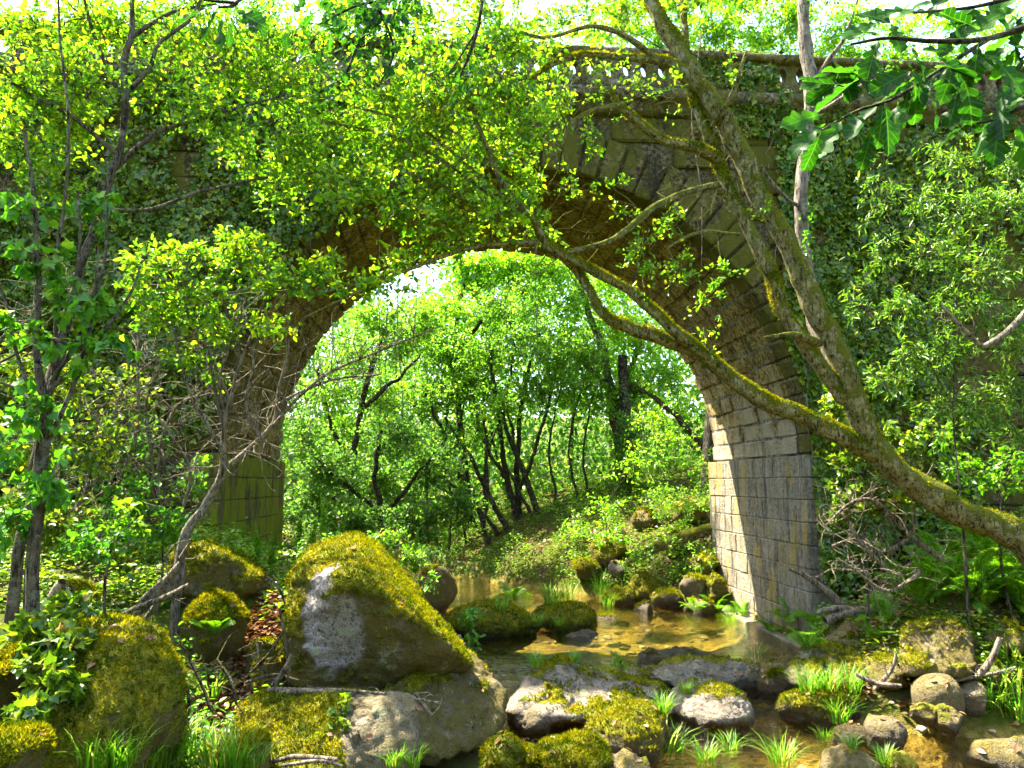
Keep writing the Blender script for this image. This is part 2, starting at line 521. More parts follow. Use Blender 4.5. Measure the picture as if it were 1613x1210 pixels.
def height(x, y):
    x, y = np.asarray(x, float), np.asarray(y, float)
    s = sdf_poly(x, y)
    left = np.interp(s, [-1.2, -.3, 0, .25, .7, 1.5, 3, 6, 10, 15, 22, 45, 200], [-.55, -.32, -.05, .25, .6, .95, 1.4, 2.0, 3.2, 7, 9.3, 15, 40])
    right = np.interp(s, [-1.2, -.3, 0, .25, .7, 1.5, 3, 5, 8, 11, 15, 22, 45, 200], [-.55, -.32, -.05, .25, .6, 1.15, 1.75, 2.2, 2.7, 4.5, 7.6, 9.3, 16, 42])
    leftn = np.interp(s, [-1.2, -.3, 0, .25, .7, 1.5, 3, 6, 10, 15, 22, 45, 200], [-.55, -.32, -.05, .05, .15, .3, .65, 1.5, 3.0, 7, 9.3, 15, 40])
    wl = sstep(9.6, 7.2, y)
    left = left * (1 - wl) + leftn * wl
    steep = 1 + .12 * sstep(18.2, 21, y)
    right = np.where(right > 0, right * steep, right)
    cx = np.interp(y, [-10, 5, 9, 13, 17, 20, 24, 30, 60], [-.2, .5, 1.5, 2, 1, -.8, -3.2, -5.2, -9])
    w = sstep(-1.0, 1.0, x - cx)
    h = left * (1 - w) + right * w
    near = np.interp(s, [-1.2, -.3, 0, .4, 2, 5, 9, 30], [-.5, -.3, -.05, .15, .5, .95, 1.1, 3.0])
    wn_ = sstep(6.2, 4.6, y) * sstep(-1.6, -.2, x) * sstep(9, 6, x)
    h = h * (1 - wn_) + near * wn_
    far = sstep(21, 33, y)
    h = h * (1 - far) + far * np.minimum(h, 2.2 + .09 * np.maximum(y - 22, 0))
    pn = np.stack([x, y, 0 * x], -1).reshape(-1, 3)
    n = fnoise(pn * .9, 4).reshape(x.shape)
    return h + n * np.interp(s, [-.3, 0, 1, 4], [.04, .05, .16, .28])


def height1(x, y):
    return float(height(np.array([x]), np.array([y]))[0])


def G(px, py, dmax=60):
    """where the sight line through a photo pixel meets the ground"""
    rx, f, u = ray(px, py)
    t = np.concatenate([np.arange(2.5, 20, .04), np.arange(20, dmax, .2)])
    x, y, z = rx * t, f * t, EYE + u * t
    hh = height(x, y)
    k = np.argmax(z < hh)
    return np.array((x[k], y[k], hh[k]))


def grid_axis(segs):
    return np.concatenate([np.arange(a, b, s) for a, b, s in segs])


gx = grid_axis([(-700, -60, 40), (-60, -20, 4), (-20, -8, .6), (-8, 9, .11), (9, 20, .6), (20, 60, 4), (60, 701, 40)])
gy = grid_axis([(-400, -20, 40), (-20, 2, 1.0), (2, 22, .11), (22, 40, .5), (40, 80, 4), (80, 900, 40)])
GX, GY = np.meshgrid(gx, gy)
gz = height(GX, GY)
gi = np.arange(GX.size).reshape(GX.shape)
gq = np.stack([gi[:-1, :-1], gi[:-1, 1:], gi[1:, 1:], gi[1:, :-1]], -1).reshape(-1, 4)
gm_ = mk_mesh('ground', np.stack([GX, GY, gz], -1), [gq], MAT['ground'], True)
ga = gm_.attributes.new('bed', 'FLOAT', 'POINT')
ga.data.foreach_set('value', sstep(.10, -.06, gz).ravel().astype(np.float32) * (GY < 34).ravel())
ground = tag(link('ground', gm_), 'brown woodland floor and banks of the stream', kind='structure')

wx, wy = np.arange(-8, 13, .12), np.arange(4, 31, .12)
WX, WY = np.meshgrid(wx, wy)
wz = np.interp(WY, [4, 7, 8.6, 10.2, 11], [-.10, -.08, -.06, -.01, 0.0])
wp = np.stack([WX, WY * 1.6, 0 * WX], -1).reshape(-1, 3)
wz = wz + fnoise(wp * 2.2, 3).reshape(WX.shape) * np.interp(WY, [4, 9, 11.5, 13], [.022, .02, .006, .002])
wi = np.arange(WX.size).reshape(WX.shape)
wq = np.stack([wi[:-1, :-1], wi[:-1, 1:], wi[1:, 1:], wi[1:, :-1]], -1).reshape(-1, 4)
wsel = (sdf_poly(WX[:-1, :-1], WY[:-1, :-1]) < .7).ravel()
water = tag(link('stream_water', mk_mesh('stream_water', np.stack([WX, WY, wz], -1), [wq[wsel]], MAT['water'], True)),
            'clear shallow stream flowing from under the arch', kind='structure')

def pebble_mat():
    m = NT('stream_pebble')
    r = m.n('NewGeometry').outputs['Random Per Island']
    c = m.ramp(r, [(0, (.06, .04, .015)), (.35, (.28, .19, .06)), (.7, (.5, .38, .14)), (1.0, (.45, .42, .36))])
    return m.surf(m.mix(m.ramp(m.noise(m.pos(), 30, 4), [(.4, .6), (.6, 0.0)]), c, (.05, .035, .015)), .6)


bm_ = bmesh.new()
bmesh.ops.create_icosphere(bm_, subdivisions=2, radius=1)
pv = np.array([w.co[:] for w in bm_.verts])
pf = np.array([[w.index for w in q.verts] for q in bm_.faces])
bm_.free()
npb = 2200
bxy = np.column_stack([RNG.uniform(-3, 9, npb), RNG.uniform(6.3, 19, npb)])
bs = sdf_poly(bxy[:, 0], bxy[:, 1])
bxy = bxy[(bs < .15) & (RNG.random(npb) < np.where(bs > -.6, 1, .55))]
npb = len(bxy)
rad = RNG.uniform(.025, .09, npb) * np.where(RNG.random(npb) > .9, 1.9, 1)
sc3 = rad[:, None] * RNG.uniform(.6, 1.25, (npb, 3)) * np.array((1, 1, .6))
cen = np.column_stack([bxy, height(bxy[:, 0], bxy[:, 1]) + sc3[:, 2] * .3])
pb = pv[None] * sc3[:, None, :] * (1 + .18 * RNG.normal(size=(npb, len(pv), 1))) + cen[:, None, :]
pfa = (pf[None] + (np.arange(npb) * len(pv))[:, None, None]).reshape(-1, 3)
tag(link('pebbles', mk_mesh('pebbles', pb, [pfa], pebble_mat(), True)), 'golden and brown pebbles scattered over the stream bed', 'pebbles', kind='stuff')

# ------------------------------------------------------------------ the stone bridge
R_IN, SPRING, RING, DEEP, TOP = 5.0, 3.2, .78, 4.9, 9.25
BROT = math.radians(4.6)
BLOC = np.array((0.15, 12.75, 0.0))
bridge = thing('stone_arch_bridge', 'old mossy stone arch bridge with pierced parapet across the stream', 'bridge', BLOC, BROT)
_cb, _sb = math.cos(BROT), math.sin(BROT)


def B2W(u, v, z):
    u, v, z = np.broadcast_arrays(np.asarray(u, float), np.asarray(v, float), np.asarray(z, float))
    return np.stack([BLOC[0] + u * _cb - v * _sb, BLOC[1] + u * _sb + v * _cb, z], -1)


def boxmesh(name, x0, x1, y0, y1, z0, z1, mat, bevel=.02, jit=.0, seed=0):
    rr = random.Random(seed)
    bm = bmesh.new()
    bmesh.ops.create_cube(bm, size=1)
    for v in bm.verts:
        v.co = Vector((x0 if v.co.x < 0 else x1, y0 if v.co.y < 0 else y1, z0 if v.co.z < 0 else z1))
    if bevel:
        bmesh.ops.bevel(bm, geom=bm.edges[:], offset=bevel, segments=1, affect='EDGES')
    if jit:
        for v in bm.verts:
            v.co += Vector((rr.uniform(-jit, jit), rr.uniform(-jit, jit), rr.uniform(-jit, jit)))
    me = bpy.data.meshes.new(name)
    bm.to_mesh(me)
    bm.free()
    me.materials.append(mat)
    return me


# core of the masonry (behind the separate stones; shows as mortar in the joints)
rc, fr_ = R_IN + .035, .05
NA = 64
ang = np.linspace(math.pi, 0, NA + 1)
cv, cf = [], []


def quad(*pts):
    i = len(cv)
    cv.extend(pts)
    cf.append((i, i + 1, i + 2, i + 3))


for k in range(NA):
    a, b = ang[k], ang[k + 1]
    ua, za, ub, zb = rc * math.cos(a), SPRING + rc * math.sin(a), rc * math.cos(b), SPRING + rc * math.sin(b)
    for v in (fr_, DEEP - fr_):
        quad((ua, v, za), (ub, v, zb), (ub, v, TOP), (ua, v, TOP))
    quad((ua, fr_, za), (ub, fr_, zb), (ub, DEEP - fr_, zb), (ua, DEEP - fr_, za))
    quad((ua, fr_, TOP), (ub, fr_, TOP), (ub, DEEP - fr_, TOP), (ua, DEEP - fr_, TOP))
for s in (-1, 1):
    for v in (fr_, DEEP - fr_):
        quad((s * rc, v, -1), (s * 26, v, -1), (s * 26, v, TOP), (s * rc, v, TOP))
    quad((s * rc, fr_, -1), (s * rc, DEEP - fr_, -1), (s * rc, DEEP - fr_, SPRING), (s * rc, fr_, SPRING))
    quad((s * rc, fr_, TOP), (s * 26, fr_, TOP), (s * 26, DEEP - fr_, TOP), (s * rc, DEEP - fr_, TOP))
core = mk_mesh('masonry_core', np.array(cv), [np.array(cf)], MAT['mortar'])
core.materials.append(MAT['pale_mortar'])
for k in range(NA):
    core.polygons[k * 4 + 2].material_index = 1
link('masonry_core', core, bridge)

# ring of voussoirs and the barrel behind it
NV = 46
step = math.pi / NV


def arc_stone(name, r0, r1, v0, v1, half, mat, bev, jit, seed):
    """a wedge centred on angle 90 degrees of the arch, around the arch axis"""
    rr = random.Random(seed)
    bm = bmesh.new()
    bmesh.ops.create_cube(bm, size=1)
    for v in bm.verts:
        a = half if v.co.x < 0 else -half
        r = r0 if v.co.z < 0 else r1
        v.co = Vector((r * math.sin(-a), v0 if v.co.y < 0 else v1, r * math.cos(a)))
    bmesh.ops.bevel(bm, geom=bm.edges[:], offset=bev, segments=1, affect='EDGES')
    for v in bm.verts:
        v.co += Vector((rr.uniform(-jit, jit), rr.uniform(-jit, jit), rr.uniform(-jit, jit)))
    me = bpy.data.meshes.new(name)
    bm.to_mesh(me)
    bm.free()
    me.materials.append(mat)
    return me


vous = [arc_stone('voussoir', R_IN + RNG.uniform(-.012, .012), R_IN + RING, -.03, .5, step / 2 - .0035, MAT['stone_face'], .03, .012, i) for i in range(5)]
for k in range(NV):
    o = link('voussoir', vous[random.randrange(5)], bridge, (0, random.uniform(-.012, .012), SPRING))
    o.rotation_euler = (0, (k + .5) * step - math.pi / 2, 0)
barrel = []
for i in range(10):
    L = [.55, .7, .8, .9, .65][i % 5]
    barrel.append((L, arc_stone('barrel_stone', R_IN + RNG.uniform(-.035, .03), R_IN + .3, .006, L - .006, step / 2 - .0022, MAT['stone_barrel'], .028, .013, 40 + i)))
for k in range(NV):
    v = .505
    first = True
    while v < DEEP - .12:
        L, me = barrel[random.randrange(10)]
        if first:
            L, me = barrel[(k * 3) % 10]
            first = False
        sc = 1.0
        if v + L > DEEP - .4:
            sc = (DEEP - v) / L
        o = link('barrel_stone', me, bridge, (0, v, SPRING))
        o.scale = (1, sc, 1)
        o.rotation_euler = (0, (k + .5) * step - math.pi / 2, 0)
        v += L * sc

# piers below the springing, stone by stone
CH = .385
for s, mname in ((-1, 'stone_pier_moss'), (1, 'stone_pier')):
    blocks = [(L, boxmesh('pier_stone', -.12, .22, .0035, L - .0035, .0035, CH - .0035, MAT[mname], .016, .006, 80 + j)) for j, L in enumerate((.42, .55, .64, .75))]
    for r in range(10):
        v = -.04
        z = SPRING - .02 - (r + 1) * CH
        while v < DEEP - .1:
            L, me = blocks[random.randrange(4)]
            sc = 1.0
            if v + L > DEEP - .3:
                sc = (DEEP + .02 - v) / L
            o = link('pier_stone', me, bridge, (s * (R_IN - .0), v, z))
            if s < 0:
                o.rotation_euler = (0, 0, math.pi)
                o.location.y = v + L * sc
            o.location.x += random.uniform(-.008, .008)
            o.scale = (1, sc, 1)
            v += L * sc
    pm = np.array([(s * (R_IN - .106), .02, -.7), (s * (R_IN - .106), DEEP - .02, -.7), (s * (R_IN - .106), DEEP - .02, SPRING - .03), (s * (R_IN - .106), .02, SPRING - .03)])
    link('pier_mortar', mk_mesh('pier_mortar', pm, [np.array([(0, 1, 2, 3)])], MAT['pale_mortar'] if s > 0 else MAT['mortar']), bridge)
    # footing ledge at the water
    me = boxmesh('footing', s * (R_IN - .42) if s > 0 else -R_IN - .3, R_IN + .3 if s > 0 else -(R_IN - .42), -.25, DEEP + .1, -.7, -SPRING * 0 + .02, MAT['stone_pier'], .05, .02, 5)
    link('footing', me, bridge)

# face stones of spandrels and wing walls
WH = .46
walls = [(L, boxmesh('wall_stone', .006, L - .006, -.02, .2, .006, WH - .006, MAT['stone_face'], .03, .013, 120 + j)) for j, L in enumerate((.7, .85, 1.0, 1.2, .95, .8))]
r = 0
z = 9.2 - WH
while z > .3:
    for s in (-1, 1):
        # the arch opening (with its ring) limits the course on the inner side
        def inner(zz):
            dz = zz - SPRING
            return R_IN + RING if dz < 0 else (math.sqrt(max(0, (R_IN + RING) ** 2 - dz * dz)))
        u0 = max(min(inner(z), 99), inner(z + WH) if z + WH > SPRING else 0)
        if z + WH <= SPRING:
            u0 = R_IN + .22
        u = u0 + .004
        lim = 9.6 if s > 0 else 8.2
        while u < lim:
            L, me = walls[random.randrange(6)]
            o = link('wall_stone', me, bridge)
            o.location = (u if s > 0 else -u - L, random.uniform(-.012, .012), z)
            u += L
    z -= WH
    r += 1

# cornice, balusters and coping


def prism(name, prof, x0, x1, mat, bevel=.0):
    """profile in (v, z) extruded along u"""
    n = len(prof)
    v = np.array([(x0, a, b) for a, b in prof] + [(x1, a, b) for a, b in prof])
    f4 = np.array([(i, (i + 1) % n, n + (i + 1) % n, n + i) for i in range(n)])
    caps = [np.array([list(range(n))[::-1]]), np.array([list(range(n, 2 * n))])]
    return mk_mesh(name, v, [f4] + caps, mat)


SEG = 1.28
corn = prism('cornice_stone', [(.3, 9.22), (.3, 9.64), (-.26, 9.64), (-.29, 9.60), (-.29, 9.48), (-.25, 9.44), (-.16, 9.40), (-.13, 9.36), (-.13, 9.28), (-.04, 9.22)], .004, SEG - .004, MAT['parapet'])
plin = prism('plinth_stone', [(.12, 9.642), (.12, 9.83), (-.17, 9.83), (-.2, 9.80), (-.2, 9.642)], .004, SEG - .004, MAT['parapet'])
cope = prism('coping_stone', [(.16, 10.262), (.2, 10.29), (.2, 10.36), (.14, 10.41), (-.2, 10.41), (-.26, 10.37), (-.26, 10.30), (-.22, 10.262)], .004, SEG - .004, MAT['parapet'])
for k in range(-8, 10):
    for nm, me in (('cornice_stone', corn), ('plinth_stone', plin), ('coping_stone', cope)):
        o = link(nm, me, bridge, (k * SEG, random.uniform(-.008, .008), random.uniform(-.006, .006)))
# one baluster: the web of stone between two oval openings
MOD, OW, OH = .32, .068, .14
zb, zt = 9.832, 10.260
zc = (zb + zt) / 2
arc = [(MOD / 2 - OW * math.cos(t), zc + OH * math.sin(t)) for t in np.linspace(-math.pi / 2, math.pi / 2, 11)]
outl = [(-MOD / 2 + .002, zb), (MOD / 2 - .002, zb)] + [(min(a, MOD / 2 - .002), b) for a, b in arc] + [(MOD / 2 - .002, zt), (-MOD / 2 + .002, zt)] + [(-min(a, MOD / 2 - .002), b) for a, b in arc[::-1]]


def poly_extrude(name, outline, v0, v1, mat):
    bm = bmesh.new()
    f = bm.faces.new([bm.verts.new((a, v0, b)) for a, b in outline])
    ex = bmesh.ops.extrude_face_region(bm, geom=[f])
    for v in ex['geom']:
        if isinstance(v, bmesh.types.BMVert):
            v.co.y = v1
    bmesh.ops.triangulate(bm, faces=[q for q in bm.faces if len(q.verts) > 4])
    bmesh.ops.recalc_face_normals(bm, faces=bm.faces)
    me = bpy.data.meshes.new(name)
    bm.to_mesh(me)
    bm.free()
    me.materials.append(mat)
    return me


bal = poly_extrude('baluster', outl, -.12, .08, MAT['parapet'])
ped = boxmesh('pedestal', -.3, .3, -.21, .14, zb, zt, MAT['parapet'], .015)
u = -8.5
cnt = 0
while u < 10.5:
    if abs((u - 1.9) % 5.12) < MOD * .5:
        link('pedestal', ped, bridge, (u + .14, 0, 0))
        u += .3 + MOD / 2 + .145
        continue
    link('baluster', bal, bridge, (u, random.uniform(-.006, .006), 0))
    u += MOD
link('far_parapet', boxmesh('far_parapet', -9.5, 11.5, DEEP - .35, DEEP - .1, TOP + .004, 10.35, MAT['parapet'], .03), bridge)

# ------------------------------------------------------------------ boulders
def hull_planes(pts):
    bm = bmesh.new()
    for p in pts:
        bm.verts.new(p)
    bmesh.ops.convex_hull(bm, input=bm.verts[:])
    bm.normal_update()
    out = [(np.array(f.normal), float(np.dot(f.normal, f.verts[0].co))) for f in bm.faces]
    bm.free()
    return out


ICO = {}


def ico(sub):
    if sub not in ICO:
        bm = bmesh.new()
        bmesh.ops.create_icosphere(bm, subdivisions=sub, radius=1)
        v = np.array([w.co[:] for w in bm.verts])
        f = np.array([[w.index for w in q.verts] for q in bm.faces])
        bm.free()
        ICO[sub] = (unit(v), f)
    return ICO[sub]


def vert_normals(v, f):
    fn = np.cross(v[f[:, 1]] - v[f[:, 0]], v[f[:, 2]] - v[f[:, 0]])
    n = np.zeros_like(v)
    for k in range(3):
        np.add.at(n, f[:, k], fn)
    return unit(n)


def scatter(v, f, n, weight=None):
    a, b, c = v[f[:, 0]], v[f[:, 1]], v[f[:, 2]]
    fn = np.cross(b - a, c - a)
    ar = np.linalg.norm(fn, axis=1)
    if weight is not None:
        ar = ar * weight[f].mean(axis=1)
    if ar.sum() <= 0:
        return np.zeros((0, 3)), np.zeros((0, 3))
    i = RNG.choice(len(f), n, p=ar / ar.sum())
    r1, r2 = np.sqrt(RNG.random(n))[:, None], RNG.random(n)[:, None]
    return a[i] * (1 - r1) + b[i] * r1 * (1 - r2) + c[i] * r1 * r2, unit(fn[i])


ROCKS = {}


def boulder(label, pts=None, box=None, d=8.0, dep=1.0, moss=.5, tone=.5, sub=5, soft=30, rough=.075, seed=1, ncut=20, fuzz=0, key=None, wet_z=.05, cat='boulder', name='boulder', group=None, nzb=0.0, patch=None, extra=10):
    rr = np.random.default_rng(seed)
    if pts is not None:
        hp = [P(*q) for q in pts]
        c = np.mean(hp, axis=0)
        planes = hull_planes([Vector(h - c) for h in hp])
        size = np.ptp(np.array(hp), axis=0).max() / 2
        ha = np.array(hp) - c
        for _ in range(extra):
            n = unit(rr.normal(size=3))
            planes.append((n, (ha @ n).max() * rr.uniform(.84, .96)))
    else:
        x0, y0, x1, y1 = box
        if y1 < 1212:
            # stand the stone where the sight line to its foot meets the bank, the bed or the water
            rx_, f_, u_ = ray((x0 + x1) / 2, y1 - .12 * (y1 - y0))
            tt = np.arange(3, 26, .03)
            hit = np.argmax(EYE + u_ * tt < np.maximum(height(rx_ * tt, f_ * tt), -.1))
            dg_ = f_ * tt[hit]
            if hit and dg_ > d:
                d += min(dg_ - d, .5 if d < 12 else 1.5)
        c = P((x0 + x1) / 2, (y0 + y1) / 2, d)
        sc = d / F_PX / CT
        ax = np.array(((x1 - x0) / 2 * sc, dep / 2, (y1 - y0) / 2 * sc))
        planes = []
        for _ in range(ncut):
            n = unit(rr.normal(size=3))
            planes.append((n, rr.uniform(.66, .97)))
        size = ax.max()
    dirs, f = ico(sub)
    if pts is not None:
        inv = np.stack([np.maximum(dirs @ n, 0) / max(dd, 1e-3) for n, dd in planes], -1)
        r = 1 / np.power((inv ** soft).sum(-1), 1 / soft)
        v = dirs * r[:, None]
    else:
        inv = np.stack([np.maximum(dirs @ n, 0) / dd for n, dd in planes] + [np.full(len(dirs), .93)], -1)
        r = 1 / np.power((inv ** soft).sum(-1), 1 / soft)
        v = dirs * r[:, None] * ax
        v = v / (np.abs(v).max(axis=0) / ax)
    # rest on the ground: the lower half reaches down into the soil or the stream bed
    gap = c[2] - (height1(c[0], c[1]) - .06)
    lo = -v[:, 2].min()
    if gap > lo:
        v[:, 2] = np.where(v[:, 2] < 0, v[:, 2] * min(gap / lo, 5.0 if d < 7 and (pts or box[3] > 1090) else 1.6), v[:, 2])
    nr = vert_normals(v, f)
    off = rr.uniform(0, 50, 3)
    q = v / size
    disp = -np.maximum(0, .06 - np.abs(fnoise(q * 2.1 + off + 9, 3, .5))) * rough * 9 + fnoise(q * 1.7 + off, 4, .55) * rough * 2.0 + (np.abs(fnoise(q * 4 + off, 5, .65)) - .25) * rough * -1.3 + fnoise(q * 13 + off, 4, .7) * rough * .5
    v = v + nr * (disp * size)[:, None]
    nr = vert_normals(v, f)
    wv = v + c
    mn = fnoise(wv * 1.6 + off, 5, .6) + .95 * fnoise(wv * 5 + off, 4, .7)
    mask = sstep(.30, .95, nr[:, 2] * .75 + mn * .55 + moss * 1.25 - .42 + nzb)
    v = v + nr * (sstep(.3, .6, mask + .4 * fnoise(wv * 9, 3)) * .036 * (1 + .8 * fnoise(wv * 14, 2)))[:, None]
    wet = sstep(wet_z + .16, wet_z + .02, wv[:, 2] + .06 * mn)
    pale = np.zeros(len(v))
    if patch:
        q = (wv - P(*patch[:3])) / np.array(patch[3])
        pale = sstep(1.15, .75, np.linalg.norm(q, axis=1) + mn * .5)
        mask = mask * (1 - sstep(.2, .7, pale))
        pale = pale * (patch[4] if len(patch) > 4 else 1.0)
    me = mk_mesh('boulder', v, [f], MAT['rock'], True)
    for nm, arr in (('moss_mask', mask), ('wet', wet), ('pale', pale)):
        at = me.attributes.new(nm, 'FLOAT', 'POINT')
        at.data.foreach_set('value', arr.astype(np.float32))
    o = link(name, me, None, c)
    o['tone'] = float(tone)
    tag(o, label, cat, group)
    if fuzz:
        w = np.clip(mask * 1.3 - .3, 0, 1)
        p, n = scatter(v, f, fuzz, w)
        if len(p):
            dd = unit(n + RNG.normal(size=p.shape) * .55 + np.array((0, 0, .2)))
            vv, ff = leaf_arrays(p - n * .004, dd, rand_unit(len(p)), RNG.uniform(.016, .048, len(p)) * (.6 + .05 * d), 'tri', 1.6)
            k = link('moss', mk_mesh('moss', vv, ff, MAT['moss']), o)
            k['kind'] = 'stuff'
    ROCKS[key or label] = (v + c, f, nr, o)
    return o


boulder('huge angular mossy boulder with a bare white patch on its front', pts=[
    (562, 840, 8.6), (500, 866, 8.3), (456, 900, 8.0), (454, 1000, 7.6), (456, 1080, 7.6), (500, 1092, 7.5), (570, 1096, 7.6), (640, 1085, 7.9), (530, 925, 7.1),
    (556, 915, 7.1), (640, 965, 7.25), (695, 1012, 7.45), (745, 1052, 8.0), (700, 985, 8.7), (600, 866, 9.4), (500, 885, 9.4), (470, 1090, 9.2), (720, 1090, 9.0)],
    moss=.74, tone=.5, sub=6, soft=70, rough=.035, seed=3, fuzz=40000, d=8, key='big', extra=0, nzb=.14, patch=(522, 990, 7.25, (.29, .9, .47)))
boulder('large dark wedge of rock beneath the huge mossy boulder at the water', pts=[
    (585, 1085, 7.9), (690, 1020, 8.6), (745, 1040, 8.5), (802, 1108, 8.3), (790, 1140, 8.0), (755, 1180, 7.5), (668, 1212, 6.9), (625, 1150, 7.0), (632, 1090, 7.2),
    (600, 1100, 9.2), (760, 1080, 9.3), (600, 1215, 7.6)], moss=.26, tone=.2, sub=6, soft=30, rough=.06, seed=5, fuzz=9000, d=8)
boulder('squared mossy block with a flat pale lichen face at the front', pts=[
    (375, 1128, 6.5), (405, 1104, 6.6), (520, 1096, 6.6), (600, 1100, 6.4), (656, 1106, 6.5), (658, 1225, 6.2), (380, 1225, 6.0), (500, 1240, 5.9),
    (420, 1095, 7.4), (640, 1100, 7.3), (640, 1190, 7.3), (400, 1190, 7.3)], moss=.58, tone=.42, sub=6, soft=40, rough=.035, seed=8, fuzz=18000, d=6.5, key='block', extra=2, patch=(612, 1160, 6.3, (.36, .8, .5), .28))
boulder('big rounded mossy boulder under ivy at the lower left', pts=[
    (75, 1060, 5.4), (110, 1000, 5.7), (190, 980, 5.8), (250, 1010, 5.6), (282, 1070, 5.5), (270, 1130, 5.3), (180, 1200, 5.0), (70, 1215, 4.9), (20, 1180, 5.1),
    (120, 1000, 6.9), (260, 1020, 6.8), (270, 1130, 6.6), (40, 1100, 6.6)], moss=.74, tone=.35, sub=6, soft=24, rough=.06, seed=11, fuzz=36000, d=5.5, key='leftbig', extra=4)
boulder('plump round mossy stone beside the drift of dead leaves', box=(306, 935, 390, 1042), d=7.6, dep=.7, moss=.72, tone=.45, seed=12, fuzz=9000)
boulder('flat mossy rock topped in light beneath the mossy pier', box=(275, 858, 405, 960), d=9.3, dep=1.2, moss=.62, tone=.45, seed=13, fuzz=7000, ncut=6)
boulder('dark mossy rock in the gap below the dead leaves', box=(388, 1012, 458, 1092), d=7.6, dep=.7, moss=.3, tone=.35, seed=15, fuzz=3000)
boulder('small mossy rock lit at the foot of the ivy-clad sapling', box=(92, 925, 145, 975), d=7.6, dep=.4, moss=.8, tone=.4, sub=4, seed=17, fuzz=2500)
boulder('mossy rock cut off by the left edge of the picture', box=(-60, 1030, 32, 1110), d=5.2, dep=.6, moss=.6, tone=.3, seed=18, fuzz=6000)
boulder('yellow mossy rock in the bottom left corner', box=(-40, 1160, 55, 1260), d=4.5, dep=.5, moss=.75, tone=.4, seed=19, fuzz=9000)
boulder('dark stone under the left end of the squared mossy block', box=(330, 1150, 430, 1240), d=5.8, dep=.6, moss=.4, tone=.3, seed=53, fuzz=4000)
for i, (bx, dd, lab) in enumerate([
    ((930, 850, 985, 890), 19.2, 'mossy rock low on the far slope left of the log'),
    ((1040, 835, 1085, 875), 18.6, 'mossy rock on the far slope under the log'),
    ((990, 800, 1040, 840), 20.5, 'dark rock high on the far slope above the log'),
    ((1085, 870, 1130, 905), 17.8, 'rock on the far slope close to the right pier'),
    ((905, 880, 950, 915), 19.6, 'low rock at the foot of the far slope'),
    ((1060, 790, 1110, 830), 19.6, 'mossy rock highest on the far slope beside the pier')]):
    boulder(lab, box=bx, d=dd, dep=.9, moss=[.7, .5, .3, .6, .6, .7][i], tone=.45, sub=4, seed=160 + i, fuzz=1500, group='stones on the far bank')
# stones in and beside the stream
boulder('long pale granite rock with a moss cap in midstream', pts=[
    (783, 1120, 8.9), (795, 1080, 9.2), (850, 1048, 9.6), (905, 1046, 9.9), (1000, 1068, 10), (1075, 1085, 9.9), (1090, 1115, 9.4), (1030, 1125, 9.0), (900, 1138, 8.7), (830, 1138, 8.7),
    (800, 1140, 9.8), (1000, 1110, 10.5), (900, 1060, 10.5), (1070, 1130, 9.6)], moss=.30, tone=1.0, sub=6, soft=14, rough=.06, seed=21, fuzz=9000, d=9, wet_z=-.04)
boulder('pale low granite hump beside the long midstream rock', box=(1052, 1086, 1178, 1146), d=9.0, dep=1.0, moss=.12, tone=1.05, seed=22, fuzz=1500, wet_z=-.04)
boulder('flat pale ledge of granite across the lip of the pool', box=(985, 1042, 1225, 1092), d=10.3, dep=.8, moss=.2, tone=.9, seed=23, fuzz=1500, wet_z=-.06)
boulder('dark whale-backed rock lying in the pool', box=(1005, 1018, 1122, 1064), d=11.2, dep=.7, moss=.12, tone=.15, sub=4, seed=24, wet_z=.5)
boulder('dark wedge-shaped mossy rock in the near water', box=(925, 1120, 1062, 1200), d=8.1, dep=.9, moss=.38, tone=.35, seed=25, fuzz=6000, ncut=7, soft=18)
boulder('small pale stone at the foot of the long midstream rock', box=(810, 1116, 878, 1152), d=8.45, dep=.35, moss=0, tone=.8, sub=4, seed=26, wet_z=-.02)
boulder('yellow mossy knob at the bottom beside the dark wedge', box=(765, 1168, 822, 1245), d=6.9, dep=.4, moss=.85, tone=.4, sub=5, seed=27, fuzz=5000, ncut=7)
boulder('mossy rock at the bottom below the dark wedge-shaped rock', box=(845, 1160, 955, 1250), d=6.9, dep=.6, moss=.6, tone=.35, seed=28, fuzz=6000, ncut=7)
boulder('small mossy stone between the two mossy bottom rocks', box=(806, 1178, 862, 1240), d=7.2, dep=.4, moss=.55, tone=.3, sub=4, seed=29, fuzz=2500)
boulder('wet blue-grey stone at the bottom beside the grass', box=(950, 1185, 1030, 1250), d=6.9, dep=.45, moss=0, tone=.55, sub=4, seed=30, wet_z=.05)
boulder('yellow mossy mound on the far side of the pool', box=(712, 948, 852, 1008), d=14.4, dep=1.6, moss=1.0, tone=.6, seed=31, fuzz=9000, ncut=5, soft=10)
boulder('second mossy mound right of the yellow mound across the pool', box=(846, 955, 935, 1000), d=14.9, dep=1.2, moss=.9, tone=.6, seed=32, fuzz=5000, ncut=5, soft=10)
boulder('little flat stone breaking the pool surface', box=(885, 994, 945, 1012), d=13.6, dep=.4, moss=0, tone=.75, sub=3, seed=33)
boulder('pink flat stone at the toe of the second mossy mound', box=(900, 974, 940, 996), d=14.4, dep=.4, moss=.05, tone=.8, sub=3, seed=34)
boulder('long humped granite rock on the right bank with a moss top', pts=[
    (1228, 1062, 9.5), (1255, 1020, 9.9), (1300, 1008, 10), (1350, 1018, 9.9), (1372, 1045, 9.6), (1365, 1078, 9.3), (1300, 1085, 9.2), (1240, 1080, 9.3), (1260, 1060, 10.4), (1360, 1060, 10.3)],
    moss=.36, tone=.75, seed=35, fuzz=4000, soft=10)
boulder('rounded brown rock behind the long humped granite rock', box=(1300, 984, 1368, 1040), d=10.4, dep=.6, moss=.25, tone=.6, sub=4, seed=36, fuzz=1000)
